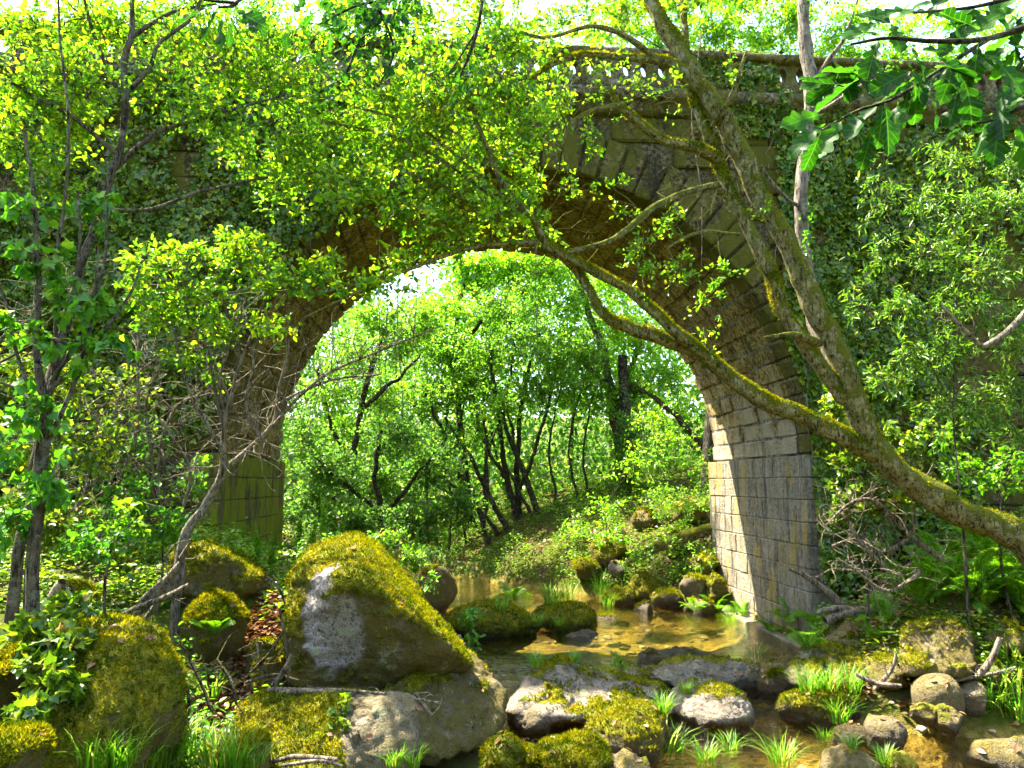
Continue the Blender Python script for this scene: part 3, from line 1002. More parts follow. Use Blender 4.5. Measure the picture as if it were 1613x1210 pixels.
boulder('large square dark boulder below the ferns on the right bank', pts=[
    (1408, 1020, 9.1), (1425, 985, 9.3), (1490, 972, 9.4), (1530, 1000, 9.2), (1548, 1050, 8.9), (1530, 1068, 8.8), (1420, 1072, 8.8), (1415, 1060, 8.8), (1430, 990, 10.2), (1530, 1010, 10.2), (1420, 1070, 10), (1540, 1070, 10)],
    moss=.32, tone=.3, sub=6, seed=37, fuzz=6000, soft=14, rough=.05)
boulder('smooth grey egg-shaped stone at the right water edge', box=(1440, 1062, 1518, 1124), d=8.3, dep=.5, moss=.02, tone=.68, seed=38, ncut=3, soft=8, rough=.02)
boulder('pale stone leaning against the smooth egg-shaped stone', box=(1500, 1072, 1550, 1126), d=8.45, dep=.4, moss=.05, tone=.75, sub=4, seed=39, rough=.03)
boulder('grassy mossy rock standing in the right-hand shallows', box=(1234, 1078, 1362, 1145), d=8.75, dep=.8, moss=.55, tone=.35, seed=40, fuzz=5000)
boulder('rounded stone with a green crown in the right shallows', box=(1360, 1132, 1424, 1180), d=7.9, dep=.4, moss=.2, tone=.65, sub=4, seed=41, ncut=4)
boulder('small brown stone left of the stone with the green crown', box=(1312, 1138, 1366, 1172), d=8.05, dep=.35, moss=.05, tone=.55, sub=4, seed=42)
boulder('little green-topped stone below the egg-shaped stone', box=(1470, 1118, 1516, 1152), d=8.0, dep=.3, moss=.4, tone=.6, sub=4, seed=43)
boulder('flat greenish stone left of the little green-topped stone', box=(1432, 1114, 1476, 1136), d=8.1, dep=.3, moss=.3, tone=.5, sub=4, seed=44)
boulder('broad brown stone at the bottom right of the stream', box=(1290, 1182, 1378, 1250), d=7.2, dep=.6, moss=.1, tone=.65, seed=45)
boulder('yellow-green cobble at the bottom right of the broad brown stone', box=(1396, 1194, 1446, 1240), d=7.2, dep=.35, moss=.55, tone=.5, sub=4, seed=46)
boulder('dark flat stone in the bottom right corner', box=(1520, 1165, 1660, 1215), d=7.6, dep=.6, moss=0, tone=.3, sub=4, seed=47, wet_z=.1)
boulder('low wet rock by the pool below the pier footing', box=(1180, 1048, 1262, 1095), d=10.1, dep=.6, moss=.2, tone=.5, sub=4, seed=48, fuzz=1200)
for i, (bx, dd, lab) in enumerate([
    ((948, 926, 1000, 962), 17.0, 'mossy rock at the left end of the far bank stones'),
    ((990, 905, 1040, 950), 17.4, 'yellow mossy rock above the far bank stones'),
    ((1025, 928, 1075, 965), 16.8, 'sunlit rock in the middle of the far bank stones'),
    ((1072, 905, 1120, 945), 17.2, 'pale rock by the right pier among far bank stones'),
    ((1078, 945, 1128, 975), 16.3, 'low rock at the pool edge by the right pier'),
    ((1000, 950, 1030, 975), 16.6, 'small pale stone at the pool edge under far bank stones'),
    ((935, 968, 975, 986), 16.0, 'flat pale stone in the water left of far bank stones'),
    ((880, 835, 935, 885), 21.5, 'shaded mossy boulder high on the far slope'),
    ((1110, 905, 1142, 950), 16.9, 'narrow mossy rock tight against the right pier'),
    ((958, 880, 988, 912), 19.0, 'pale upright stone on the far bank')]):
    boulder(lab, box=bx, d=dd, dep=.7, moss=[.5, .8, .5, .35, .3, .1, .1, .5, .7, .05][i], tone=[.6, .6, .7, .8, .6, .8, .8, .35, .5, .95][i], sub=4, seed=60 + i, fuzz=1200, group='stones on the far bank')
for i, (bx, dd, lab) in enumerate([
    ((1560, 985, 1625, 1040), 9.0, 'dark rock right of the square boulder by the roots'),
    ((1540, 1040, 1580, 1085), 8.8, 'brown stone between pale stone and right grass'),
    ((1370, 1040, 1420, 1085), 9.3, 'small dark rock left of the large square boulder'),
    ((655, 890, 720, 960), 15.5, 'dark rock behind the huge mossy boulder across the water'),
    ((1275, 1060, 1300, 1080), 9.0, 'small stone at the foot of the long humped rock')]):
    boulder(lab, box=bx, d=dd, dep=.6, moss=.25, tone=.45, sub=4, seed=80 + i, fuzz=800)

from mathutils.bvhtree import BVHTree
_rv, _rf, _o = [], [], 0
for vv, ff, _n, _ob in ROCKS.values():
    _rv.append(vv)
    _rf.append(ff + _o)
    _o += len(vv)
ROCK_BVH = BVHTree.FromPolygons([tuple(q) for q in np.concatenate(_rv).tolist()], np.concatenate(_rf).tolist())


def support(px, py):
    """the first solid thing (stone, bank or water surface) on the sight line through a photo pixel"""
    rx, f, u = ray(px, py)
    t = np.concatenate([np.arange(2.5, 22, .03)])
    x, y, z = rx * t, f * t, EYE + u * t
    k = np.argmax(z < np.maximum(height(x, y), -.12))
    t0 = t[k] if k else 1e9
    h = ROCK_BVH.ray_cast(Vector((0, 0, EYE)), Vector((rx, f, u)).normalized())
    if h[0] is not None:
        t0 = min(t0, h[0].y / f)
    if t0 > 22:
        return None
    return np.array((rx * t0, f * t0, EYE + u * t0))

# ------------------------------------------------------------------ plants
class Plant:
    def __init__(self, name, label, cat, base, bark, leaf, group=None, shape='oval', trunk_name='trunk'):
        self.root = thing(name, label, cat, tuple(base), 0, group)
        self.base = np.array(base, float)
        self.bark, self.leafm, self.shape = MAT[bark], MAT[leaf], shape
        self.limbs, self.skel, self.twigs = [], [], []
        self.lp, self.ld, self.ln, self.ll = [], [], [], []
        self.tn = trunk_name

    def limb_w(self, pts, rads, name=None, n=None, wob=.03, sides=10):
        pts = np.asarray(pts, float)
        L = np.linalg.norm(np.diff(pts, axis=0), axis=1).sum()
        n = n or max(6, min(60, int(L / .09)))
        c = curve_pts(np.column_stack([pts, rads]), n)
        p, r = c[:, :3], np.maximum(c[:, 3], .0015)
        o = RNG.uniform(0, 99, 3)
        k = np.column_stack([fnoise(p * 2.3 + o + 31 * j, 3) for j in range(3)])
        p = p + k * (wob * np.minimum(1, r / .03 + .3))[:, None] if wob else p
        r = r * (1 + .14 * fnoise(p * 6 + o, 2) + .16 * fnoise(p * 2.2 + o, 2))
        self.limbs.append((name or ('branch' if self.limbs else self.tn), p, r, sides))
        self.skel.append(np.column_stack([p, r]))
        return p

    def limb(self, pxs, **kw):
        """pxs: (px, py, depth, radius in photo pixels)"""
        return self.limb_w([P(a, b, d) for a, b, d, _ in pxs], [rp * d / F_PX for _, _, d, rp in pxs], **kw)

    def nearest(self, c):
        s = np.concatenate(self.skel)
        i = np.argmin(np.linalg.norm(s[:, :3] - c, axis=1) + .25 * s[:, 3])
        return s[i, :3], s[i, 3]

    def bare(self, n, ok, ln=(.2, .6), bias=(0, -.1, .2), rad=.006):
        s = np.concatenate(self.skel)
        s = s[[bool(ok(q)) for q in s]]
        for _ in range(n):
            q = s[RNG.integers(0, len(s)), :3]
            dr = unit((RNG.normal(size=(1, 3)) + np.array(bias)))[0]
            L = RNG.uniform(*ln)
            e = q + dr * L
            st = curve_pts([q, (q + e) / 2 + rand_unit(1)[0] * .16 * L, e, e + rand_unit(1)[0] * .3 * L], 8)
            self.twigs.append((st, np.linspace(rad, .0016, 8)))
            for _ in range(2):
                a = st[RNG.integers(2, 7)]
                e2 = a + unit((dr + rand_unit(1)[0])[None])[0] * L * RNG.uniform(.3, .6)
                self.twigs.append((curve_pts([a, (a + e2) / 2 + rand_unit(1)[0] * .1 * L, e2], 8), np.linspace(rad * .6, .0013, 8)))

    def pad_w(self, c, ax, n, size, per=9, droop=0.0, twig=True, up=.35, jit=.05, stray=.0):
        c, ax = np.asarray(c, float), np.asarray(ax, float)
        a, ra = self.nearest(c)
        out = unit((c - a)[None])[0]
        tip = c + out * ax.min() * .6
        mid = (a + c) / 2 + np.array((0, 0, .12)) * np.linalg.norm(c - a) + rand_unit(1)[0] * .08 * np.linalg.norm(c - a)
        stem = curve_pts([a, mid, c, tip], 9)
        r0 = min(ra * .6, .004 + .006 * np.linalg.norm(tip - a))
        if twig:
            self.twigs.append((stem, np.linspace(r0, .002, 9)))
        k = max(3, n // per)
        q = rand_unit(k) * (RNG.random(k) ** .45 * RNG.uniform(.7, 1.3, k))[:, None]
        e = c + q * ax
        st = stem[np.clip((3.5 + 5.4 * RNG.random(k)).astype(int), 0, 8)]
        st = st * .45 + (c + (q + rand_unit(k) * .5) * ax * .5) * .55
        m2 = (st + e) / 2 + rand_unit(k) * (.12 * np.linalg.norm(e - st, axis=1))[:, None] + np.array((0, 0, .05))
        if twig:
            t = np.linspace(0, 1, 4)[None, :, None]
            cur = (1 - t) ** 2 * st[:, None] + 2 * t * (1 - t) * m2[:, None] + t ** 2 * e[:, None]
            rr = np.linspace(min(.005, r0), .0012, 4)
            self.twigs.extend((cur[i], rr) for i in range(k))
        i = RNG.integers(0, k, n)
        u = (.3 + .7 * RNG.random(n) ** .7)[:, None]
        pos = (1 - u) ** 2 * st[i] + 2 * u * (1 - u) * m2[i] + u ** 2 * e[i]
        far = np.linalg.norm(e[i] - st[i], axis=1)[:, None]
        pos = pos + rand_unit(n) * np.minimum(jit + .14 * far, .34) * RNG.random((n, 1))
        d = unit(e[i] - st[i]) * .5 + rand_unit(n) * .8 + np.array((0, 0, -droop))
        nr = rand_unit(n) + np.array((0, 0, up * 2))
        self.lp.append(pos)
        self.ld.append(d)
        self.ln.append(nr)
        self.ll.append(size * RNG.uniform(.45, 1.3, n))

    def pad(self, px, py, d, rx, ry, rd, n, size, **kw):
        s = d / F_PX
        self.pad_w(P(px, py, d), (rx * s, rd, ry * s), n, size, **kw)

    def build(self):
        for name, p, r, sides in self.limbs:
            v, f = tube_arrays([(p - self.base, r)], sides)
            if r.max() > .04:
                w = v.reshape(len(p), sides, 3)
                cc = (p - self.base)[:, None, :]
                k = fnoise(v * np.array((11, 11, 5.0)) + 7, 3).reshape(len(p), sides, 1)
                v = (cc + (w - cc) * (1 + .22 * k)).reshape(-1, 3)
            link(name, mk_mesh(name, v, f, self.bark, True), self.root)
        if self.twigs:
            v, f = tube_arrays([(p - self.base, r) for p, r in self.twigs], 3)
            tag(link('twigs', mk_mesh('twigs', v, f, self.bark, True), self.root), kind='stuff')
        if self.lp:
            v, f = leaf_arrays(np.concatenate(self.lp) - self.base, np.concatenate(self.ld), np.concatenate(self.ln), np.concatenate(self.ll), self.shape)
            tag(link('crown', mk_mesh('crown', v, f, self.leafm), self.root), kind='stuff')
        return self.root


def down(p, extra=.15):
    """the ground point below a point, sunk a little"""
    return np.array((p[0], p[1], height1(p[0], p[1]) - extra))


# --- the big mossy tree leaning in from the right bank
b0 = P(1700, 915, 9.3)
T = Plant('leaning_tree', 'large mossy tree leaning from the right bank, forked in front of the arch', 'tree', down(b0, .2), 'bark_moss', 'leaf_yellow')
T.limb_w([down(b0, .3), P(1630, 868, 9.25), P(1520, 812, 9.2), P(1445, 765, 9.1), P(1385, 712, 9.05), P(1352, 655, 9.0), P(1318, 560, 8.95), P(1272, 455, 8.9), P(1232, 370, 8.9), P(1195, 300, 8.9), P(1150, 212, 8.9), P(1108, 140, 8.9), P(1070, 80, 8.9), P(1035, 30, 8.9), P(1000, -60, 8.9)],
         np.array([27, 26, 22.5, 21.5, 21, 17.5, 17, 16.5, 15.5, 15, 15, 14, 11, 9, 8]) * 9 / F_PX, n=110, wob=.05, sides=16)
T.limb([(1390, 715, 9.05, 18), (1330, 690, 9.0, 16), (1270, 662, 9.0, 14.5), (1210, 632, 8.9, 13.5), (1150, 592, 8.8, 12.5), (1105, 560, 8.75, 12), (1050, 535, 8.7, 12), (990, 515, 8.6, 10), (955, 495, 8.5, 8), (930, 455, 8.5, 7.5), (905, 422, 8.5, 8), (880, 402, 8.4, 7), (852, 378, 8.4, 7), (835, 348, 8.3, 6), (800, 328, 8.2, 5), (745, 318, 8.1, 4), (690, 298, 8.0, 3), (620, 262, 7.9, 2)], n=90, wob=.05, sides=14)
T.limb([(1140, 588, 8.75, 10), (1105, 555, 8.65, 10), (1060, 520, 8.55, 9), (1015, 480, 8.5, 9), (985, 452, 8.45, 8), (940, 428, 8.4, 8), (895, 405, 8.35, 7), (855, 385, 8.35, 6)], wob=.03, sides=12)
T.limb([(1330, 630, 9.0, 12), (1285, 570, 8.9, 12), (1238, 495, 8.8, 11), (1204, 420, 8.8, 11), (1175, 350, 8.8, 10.5), (1142, 290, 8.85, 9.5), (1125, 230, 8.95, 9), (1098, 180, 8.95, 7), (1080, 130, 8.95, 6)], n=60, wob=.05, sides=12)
T.limb([(1133, 290, 8.9, 6), (1075, 305, 8.7, 6), (1030, 328, 8.6, 6), (995, 358, 8.5, 6), (960, 380, 8.4, 5), (915, 392, 8.4, 5), (880, 398, 8.4, 5)], sides=9)
T.limb([(1135, 248, 8.9, 10), (1090, 232, 8.8, 9), (1050, 222, 8.7, 8), (1010, 195, 8.6, 7), (975, 165, 8.5, 5), (960, 140, 8.5, 3)], sides=9)
T.limb([(1105, 140, 8.9, 12), (1070, 112, 8.8, 11), (1040, 95, 8.7, 8), (960, 88, 8.6, 5), (890, 92, 8.5, 5), (830, 130, 8.3, 3), (800, 180, 8.2, 2)], sides=9)
T.limb([(1080, 90, 8.9, 12), (1050, 50, 9, 12), (1020, -10, 9.1, 10), (1000, -60, 9.2, 8)], sides=10)
T.limb([(1082, 100, 8.9, 8), (1078, 40, 9, 6), (1068, -50, 9.1, 5)], sides=8)
T.limb([(860, 385, 8.35, 5), (838, 340, 8.2, 5), (795, 290, 8.0, 4), (770, 240, 7.9, 4), (745, 170, 7.8, 3), (735, 100, 7.8, 2)], sides=8)
T.limb([(850, 382, 8.35, 5), (790, 385, 8.1, 4), (720, 395, 7.9, 4), (640, 425, 7.7, 3), (560, 460, 7.5, 2), (480, 500, 7.4, 1.5)], sides=8)
T.limb([(835, 345, 8.3, 4), (780, 300, 8.1, 4), (700, 230, 7.9, 3), (640, 190, 7.8, 3), (560, 170, 7.7, 2)], sides=8)
T.limb([(800, 330, 8.2, 4), (730, 275, 8.0, 3), (650, 225, 7.9, 3), (580, 205, 7.8, 2), (500, 190, 7.7, 2)], sides=8)
T.limb([(1040, 96, 8.7, 6), (985, 60, 8.5, 5), (930, 40, 8.3, 4), (860, 60, 8.1, 3), (790, 40, 8, 2)], sides=8)
T.limb([(985, 165, 8.5, 4), (945, 172, 8.3, 4), (900, 195, 8.2, 3), (885, 230, 8.1, 2)], sides=7)
T.limb([(1290, 540, 8.9, 7), (1262, 530, 8.6, 6), (1240, 528, 8.5, 4), (1200, 532, 8.4, 2)], sides=7)
T.limb([(1165, 370, 8.9, 3), (1100, 365, 8.6, 3), (1050, 390, 8.5, 2)], sides=7)
T.limb([(1120, 200, 8.9, 5), (1150, 150, 8.5, 4), (1175, 80, 8.3, 3)], sides=7)
T.limb([(1118, 575, 8.7, 5), (1112, 530, 8.6, 3), (1108, 515, 8.6, 1)], sides=7)
# sprays of leaves: the curtain left of the crown of the arch
for a in [(840, 360, 8.1, 60, 40, .35, 320), (770, 330, 8.0, 80, 45, .4, 650), (700, 300, 7.9, 85, 55, .45, 900), (760, 230, 7.8, 90, 60, .45, 1000), (690, 180, 7.7, 95, 65, .5, 1200),
          (780, 140, 7.8, 85, 60, .45, 1000), (620, 240, 7.8, 90, 60, .5, 1000), (610, 150, 7.6, 90, 60, .5, 1100), (700, 90, 7.7, 90, 50, .5, 1000), (840, 210, 8.0, 45, 60, .35, 500),
          (820, 290, 8.0, 50, 50, .35, 450), (530, 200, 7.6, 90, 60, .5, 900), (640, 340, 7.8, 70, 40, .4, 500), (560, 300, 7.6, 80, 50, .4, 650), (720, 385, 7.9, 60, 25, .3, 260),
          (640, 415, 7.7, 60, 25, .3, 300), (570, 455, 7.5, 70, 25, .3, 330), (500, 270, 7.6, 70, 50, .4, 600), (860, 90, 8.2, 60, 45, .4, 420), (800, 60, 8.0, 80, 40, .4, 600), (900, 30, 8.4, 80, 30, .4, 500),
          (980, 20, 8.8, 70, 30, .4, 420), (1100, 0, 9.2, 70, 28, .4, 380), (1180, 20, 9.2, 50, 25, .4, 200), (560, 20, 7.7, 70, 40, .5, 500), (1010, -10, 9, 60, 25, .4, 250), (660, 40, 7.7, 70, 40, .5, 650), (760, 20, 7.9, 80, 30, .5, 600), (870, 160, 8.1, 40, 50, .3, 280)]:
    T.pad(a[0], a[1], a[2] + .3 + RNG.normal() * .25, a[3] * 1.15, a[4] * 1.2, a[5] * 1.5, int(a[6] * 1.05), .072)
for a in [(1010, 400, 8.4, 40, 70, .2, 260), (1060, 350, 8.5, 30, 40, .2, 130), (985, 340, 8.4, 30, 20, .15, 50), (1065, 420, 8.4, 40, 50, .2, 200), (1115, 470, 8.5, 45, 35, .2, 150), (1140, 425, 8.7, 30, 25, .2, 80), (1120, 540, 8.6, 30, 40, .2, 70), (905, 300, 8.3, 40, 45, .3, 150), (935, 215, 8.3, 45, 45, .3, 150), (1000, 140, 8.5, 50, 35, .3, 130), (890, 170, 8.2, 40, 50, .3, 220), (970, 300, 8.5, 35, 35, .2, 60), (950, 105, 8.4, 60, 20, .3, 130), (1060, 150, 8.6, 40, 40, .3, 90), (1200, 330, 8.7, 25, 30, .2, 50), (930, 150, 8.4, 40, 30, .2, 50), (1160, 100, 8.4, 40, 30, .2, 70)]:
    T.pad(*a, .055)
T.bare(120, lambda q: q[3] < .09 and q[2] > 5.2 and q[0] < 2.8, (.2, .7))
T.bare(30, lambda q: q[3] < .05 and q[2] > 4 and q[0] < 0.6, (.3, .9))
TR = T.build()
parts = []
for nm, p, r, sides in T.limbs:
    if r.max() > .07:
        vv, ff = tube_arrays([(p, r)], 12)
        q = ff[0]
        tri = np.concatenate([q[:, [0, 1, 2]], q[:, [0, 2, 3]]])
        nn = vert_normals(vv, tri)
        nn = nn * np.sign(((vv - np.repeat(p, 12, axis=0)) * nn).sum(1, keepdims=True))
        wgt = sstep(.0, .8, nn[:, 2] * .7 + 1.6 * fnoise(vv * 3.5, 4, .65) + .2)
        mp, _ = scatter(vv, tri, int(9000 * min(1, len(p) / 60)), wgt)
        ci = np.argmin(np.linalg.norm(mp[:, None] - p[None], axis=2), axis=1)
        mn = unit(mp - p[ci])
        parts.append(leaf_arrays(mp - T.base, mn + RNG.normal(size=mp.shape) * .5, rand_unit(len(mp)), RNG.uniform(.015, .04, len(mp)), 'tri', 1.8))
vv, ff = join_arrays(parts)
tag(link('moss', mk_mesh('moss', vv, ff, MAT['moss']), TR), kind='stuff')

# --- slender upright trunk right of it
b0 = P(1720, 920, 9.7)
S = Plant('slender_tree', 'slender pale trunk rising straight past the parapet on the right', 'tree', down(b0), 'bark_pale', 'leaf_mid')
S.limb_w([down(b0, .3), P(1640, 866, 9.7), P(1525, 808, 9.65), P(1450, 762, 9.6), P(1392, 712, 9.55), P(1345, 650, 9.6), P(1300, 560, 9.8), P(1272, 440, 10), P(1263, 330, 10), P(1268, 240, 10), P(1277, 150, 10), P(1272, 80, 10), P(1266, 10, 10), P(1270, -70, 10)], np.array([11, 11, 11, 11, 11, 11, 11, 11, 10.5, 10.5, 11, 10.5, 10, 9]) * 10 / F_PX, n=90, wob=.04, sides=12)
S.limb([(1277, 145, 10, 5), (1300, 100, 9.8, 4), (1330, 60, 9.6, 3), (1350, 0, 9.5, 2)], sides=7)
S.limb([(1272, 190, 10, 4), (1330, 150, 9.6, 3), (1390, 110, 9.3, 2)], sides=7)
S.limb([(1266, 330, 10, 3), (1225, 300, 9.8, 3), (1200, 260, 9.7, 2)], sides=7)
for a in [(1340, 30, 9.6, 40, 40, .4, 60), (1300, -10, 9.8, 60, 30, .4, 120), (1385, 120, 9.3, 40, 30, .3, 60), (1270, 370, 9.9, 12, 60, .15, 120)]:
    S.pad(*a, .06)
S.build()

# --- tall thin dark-stemmed tree on the left
b0 = P(22, 925, 6.3)
L1 = Plant('young_tree', 'tall thin dark-stemmed tree curving up at the left with yellow-green leaves', 'tree', down(b0), 'bark', 'leaf_yellow')
L1.limb_w([down(b0, .2), P(28, 900, 6.3), P(50, 770, 6.4), P(68, 650, 6.5), P(85, 570, 6.6), P(120, 455, 6.7), P(155, 340, 6.8), P(185, 245, 6.9), P(196, 180, 6.95), P(196, 110, 7), P(207, 50, 7), P(212, -50, 7)], np.array([9, 8.5, 7.5, 8.5, 7.5, 6.5, 6.5, 6.5, 6, 6, 5, 4]) * 6.6 / F_PX, n=80, wob=.05, sides=10)
L1.limb([(198, 150, 7, 5), (235, 110, 7, 4), (250, 70, 7, 3), (300, 30, 7, 3), (330, -40, 7, 2)], sides=7)
L1.limb([(185, 245, 6.9, 5), (120, 190, 6.7, 4), (50, 150, 6.5, 3), (-40, 100, 6.3, 2)], sides=7)
L1.limb([(207, 60, 7, 4), (270, 20, 7.2, 3), (340, 5, 7.4, 2)], sides=7)
L1.limb([(175, 270, 6.9, 5), (250, 210, 7.1, 4), (340, 180, 7.3, 3), (450, 150, 7.5, 2)], sides=7)
L1.limb([(190, 150, 7, 4), (150, 60, 6.9, 3), (120, -40, 6.8, 2)], sides=7)
L1.limb([(160, 330, 6.8, 4), (230, 330, 7.0, 3), (320, 300, 7.2, 3), (420, 280, 7.4, 2)], sides=7)
for a in [(60, 60, 6.6, 90, 60, .5, 1000), (150, 40, 6.9, 80, 50, .5, 800), (50, 150, 6.5, 80, 60, .5, 950), (130, 130, 6.8, 70, 60, .4, 600), (30, 230, 6.5, 70, 50, .4, 650), (110, 210, 6.8, 60, 45, .4, 420),
          (270, 60, 7.1, 80, 50, .5, 700), (260, 140, 7.2, 70, 50, .4, 550), (350, 90, 7.4, 80, 60, .5, 800), (340, 180, 7.3, 70, 45, .4, 550), (430, 140, 7.5, 80, 55, .5, 800), (410, 60, 7.5, 80, 50, .5, 700),
          (480, 90, 7.6, 70, 60, .5, 700), (390, 240, 7.4, 65, 40, .4, 480), (470, 230, 7.5, 60, 40, .4, 450), (440, 300, 7.5, 60, 35, .35, 380), (90, 290, 6.6, 60, 40, .3, 260), (210, 20, 7.1, 60, 40, .4, 400), (310, 20, 7.3, 70, 40, .5, 500)]:
    L1.pad(a[0], a[1], a[2] + .3 + RNG.normal() * .25, a[3] * 1.15, a[4] * 1.2, a[5] * 1.5, int(a[6] * 1.25), .062)
L1.build()

# --- leaning multi-stemmed shrub at far left with large heart-shaped leaves
b0 = P(78, 700, 6.0)
L2 = Plant('multi_stem_sapling', 'cluster of thin upright stems at the far left with broad green leaves', 'sapling', down(P(60, 900, 6.0)), 'bark', 'leaf_mid', shape='ivy')
bb = down(P(60, 900, 6.0), .2)
L2.limb_w([bb, P(62, 760, 6.0), P(72, 650, 6.0), P(60, 560, 6.0), P(62, 430, 6.0), P(52, 300, 6.1), P(40, 200, 6.2)], np.array([9, 10, 10, 5.5, 4.5, 3.5, 2]) * 6 / F_PX, n=50, sides=9)
for pp in ([(68, 640), (85, 560), (86, 420), (105, 300), (108, 190), (95, 60), (90, -30)], [(72, 630), (105, 540), (125, 400), (120, 300)], [(66, 660), (30, 570), (10, 480), (-20, 400)], [(75, 620), (130, 560), (150, 470), (165, 400), (170, 320)],
           [(118, 545), (80, 535), (40, 550), (-20, 580)], [(80, 600), (118, 545), (150, 460), (155, 390)], [(80, 680), (40, 620), (0, 600)], [(70, 700), (100, 640), (140, 560), (200, 470), (220, 420)]):
    k = len(pp)
    L2.limb([(a, b, 6.0 + .04 * i, 4 - 3 * i / k) for i, (a, b) in enumerate(pp)], sides=7)
for a in [(60, 420, 6.0, 60, 60, .3, 130), (120, 470, 6.0, 50, 60, .3, 110), (30, 520, 5.9, 40, 50, .3, 90), (140, 560, 6.0, 50, 40, .3, 80), (60, 640, 5.9, 50, 50, .3, 100), (80, 760, 5.9, 50, 60, .3, 130), (20, 700, 5.9, 40, 60, .3, 110), (190, 540, 6.1, 30, 25, .2, 40), (40, 330, 6.0, 50, 40, .3, 90), (150, 330, 6.3, 40, 60, .3, 90), (15, 820, 5.9, 40, 50, .3, 120)]:
    L2.pad(*a, .085, droop=.6)
L2.build()

# --- bare twiggy shrub with a pale fan of dead twigs in front of the left pier
b0 = P(285, 862, 8.2)
H = Plant('twiggy_shrub', 'leaning shrub with pale bare twigs before the left arch, yellow leaves above', 'shrub', down(b0), 'bark_pale', 'leaf_yellow')
H.limb_w([down(b0, .2), P(285, 860, 8.2), P(320, 800, 8.2), P(348, 745, 8.2), P(352, 690, 8.1), P(362, 630, 8.0), P(385, 560, 7.9), P(410, 490, 7.8), P(430, 430, 7.7)], np.array([8.5, 8, 7, 6, 4, 3.4, 2.8, 2, 1.5]) * 8 / F_PX, n=50, wob=.06, sides=9)
H.limb([(348, 745, 8.2, 5.5), (400, 700, 8.2, 4.5), (432, 665, 8.2, 4), (440, 610, 8.1, 3), (452, 560, 8, 2.4), (456, 500, 7.9, 2)], sides=8)
for pp in ([(352, 680), (335, 600), (320, 540), (260, 540), (220, 560)], [(355, 660), (345, 600), (365, 540), (390, 470)], [(345, 700), (310, 640), (290, 590), (275, 520)], [(430, 670), (500, 600), (580, 560), (680, 520)], [(436, 640), (520, 600), (600, 590)],
           [(362, 630), (330, 560), (300, 510), (290, 450), (300, 400)], [(380, 570), (360, 500), (340, 440)], [(410, 690), (385, 640), (400, 570), (395, 500)]):
    k = len(pp)
    H.limb([(a, b, 8.1 - .1 * i, 3 - 2.2 * i / k) for i, (a, b) in enumerate(pp)], sides=6)
for _ in range(260):
    s = np.concatenate(H.skel)
    q = s[RNG.integers(0, len(s))]
    if q[2] < P(350, 740, 8.1)[2]:
        continue
    dr = unit((RNG.normal(size=(1, 3)) * np.array((1, .7, .9)) + np.array((0, -.1, .35))))[0]
    Lq = RNG.uniform(.2, .75)
    e = q[:3] + dr * Lq
    mm = (q[:3] + e) / 2 + rand_unit(1)[0] * .14 * Lq
    H.twigs.append((curve_pts([q[:3], mm, e, e + rand_unit(1)[0] * .12], 8), np.linspace(.0065, .0018, 8)))
for a in [(240, 420, 7.8, 65, 50, .35, 480), (310, 470, 7.8, 80, 45, .35, 650), (390, 410, 7.7, 70, 45, .35, 560), (300, 400, 7.7, 60, 30, .3, 320), (450, 450, 7.7, 70, 40, .35, 520), (250, 500, 7.8, 60, 35, .3, 380), (350, 520, 7.8, 60, 35, .3, 380), (420, 520, 7.8, 60, 30, .3, 260), (290, 560, 7.9, 60, 30, .3, 240), (500, 430, 7.7, 45, 35, .3, 300), (380, 385, 7.6, 50, 25, .3, 240), (215, 470, 7.8, 35, 30, .3, 160), (330, 600, 8, 40, 20, .25, 90)]:
    H.pad(*a[:6], int(a[6] * 1.0), .068)
H.build()

# ------------------------------------------------------------------ oak sprays hanging close to the camera
half = [(0, .010), (.07, .012), (.13, .05), (.19, .105), (.24, .115), (.275, .085), (.30, .075), (.34, .12), (.40, .19), (.46, .205), (.495, .165), (.52, .14), (.57, .18), (.64, .265), (.70, .27), (.74, .215), (.765, .17), (.81, .19), (.87, .195), (.92, .15), (.97, .08), (1.0, .0)]
hs = curve_pts(half, 44)
hs[:, 1] = np.maximum(hs[:, 1], .008)
mid_n = len(hs)


def oak_leaf(seed):
    rr = np.random.default_rng(seed)
    bend, fold, tw, ph = rr.uniform(-.35, .05), rr.uniform(.1, .45), rr.uniform(-.35, .35), rr.uniform(0, 6)
    V = []
    for k in (0, .5, 1, -.5, -1):
        x, y = hs[:, 0] + .05 * abs(k) * hs[:, 1], hs[:, 1] * k * rr.uniform(.88, 1.1)
        z = bend * x ** 2 + fold * np.abs(y) + tw * y * x + .03 * np.sin(14 * x + ph) * abs(k) * (1 if k > 0 else -1)
        V.append(np.column_stack([x, y, z]))
    Fq = []
    for a, b, fl in ((0, 1, 0), (1, 2, 0), (0, 3, 1), (3, 4, 1)):
        for i in range(mid_n - 1):
            q = (a * mid_n + i, a * mid_n + i + 1, b * mid_n + i + 1, b * mid_n + i)
            Fq.append(q[::-1] if fl else q)
    return mk_mesh('leaf', np.concatenate(V), [np.array(Fq)], MAT['oak'], True)


oak_meshes = [oak_leaf(i) for i in range(6)]


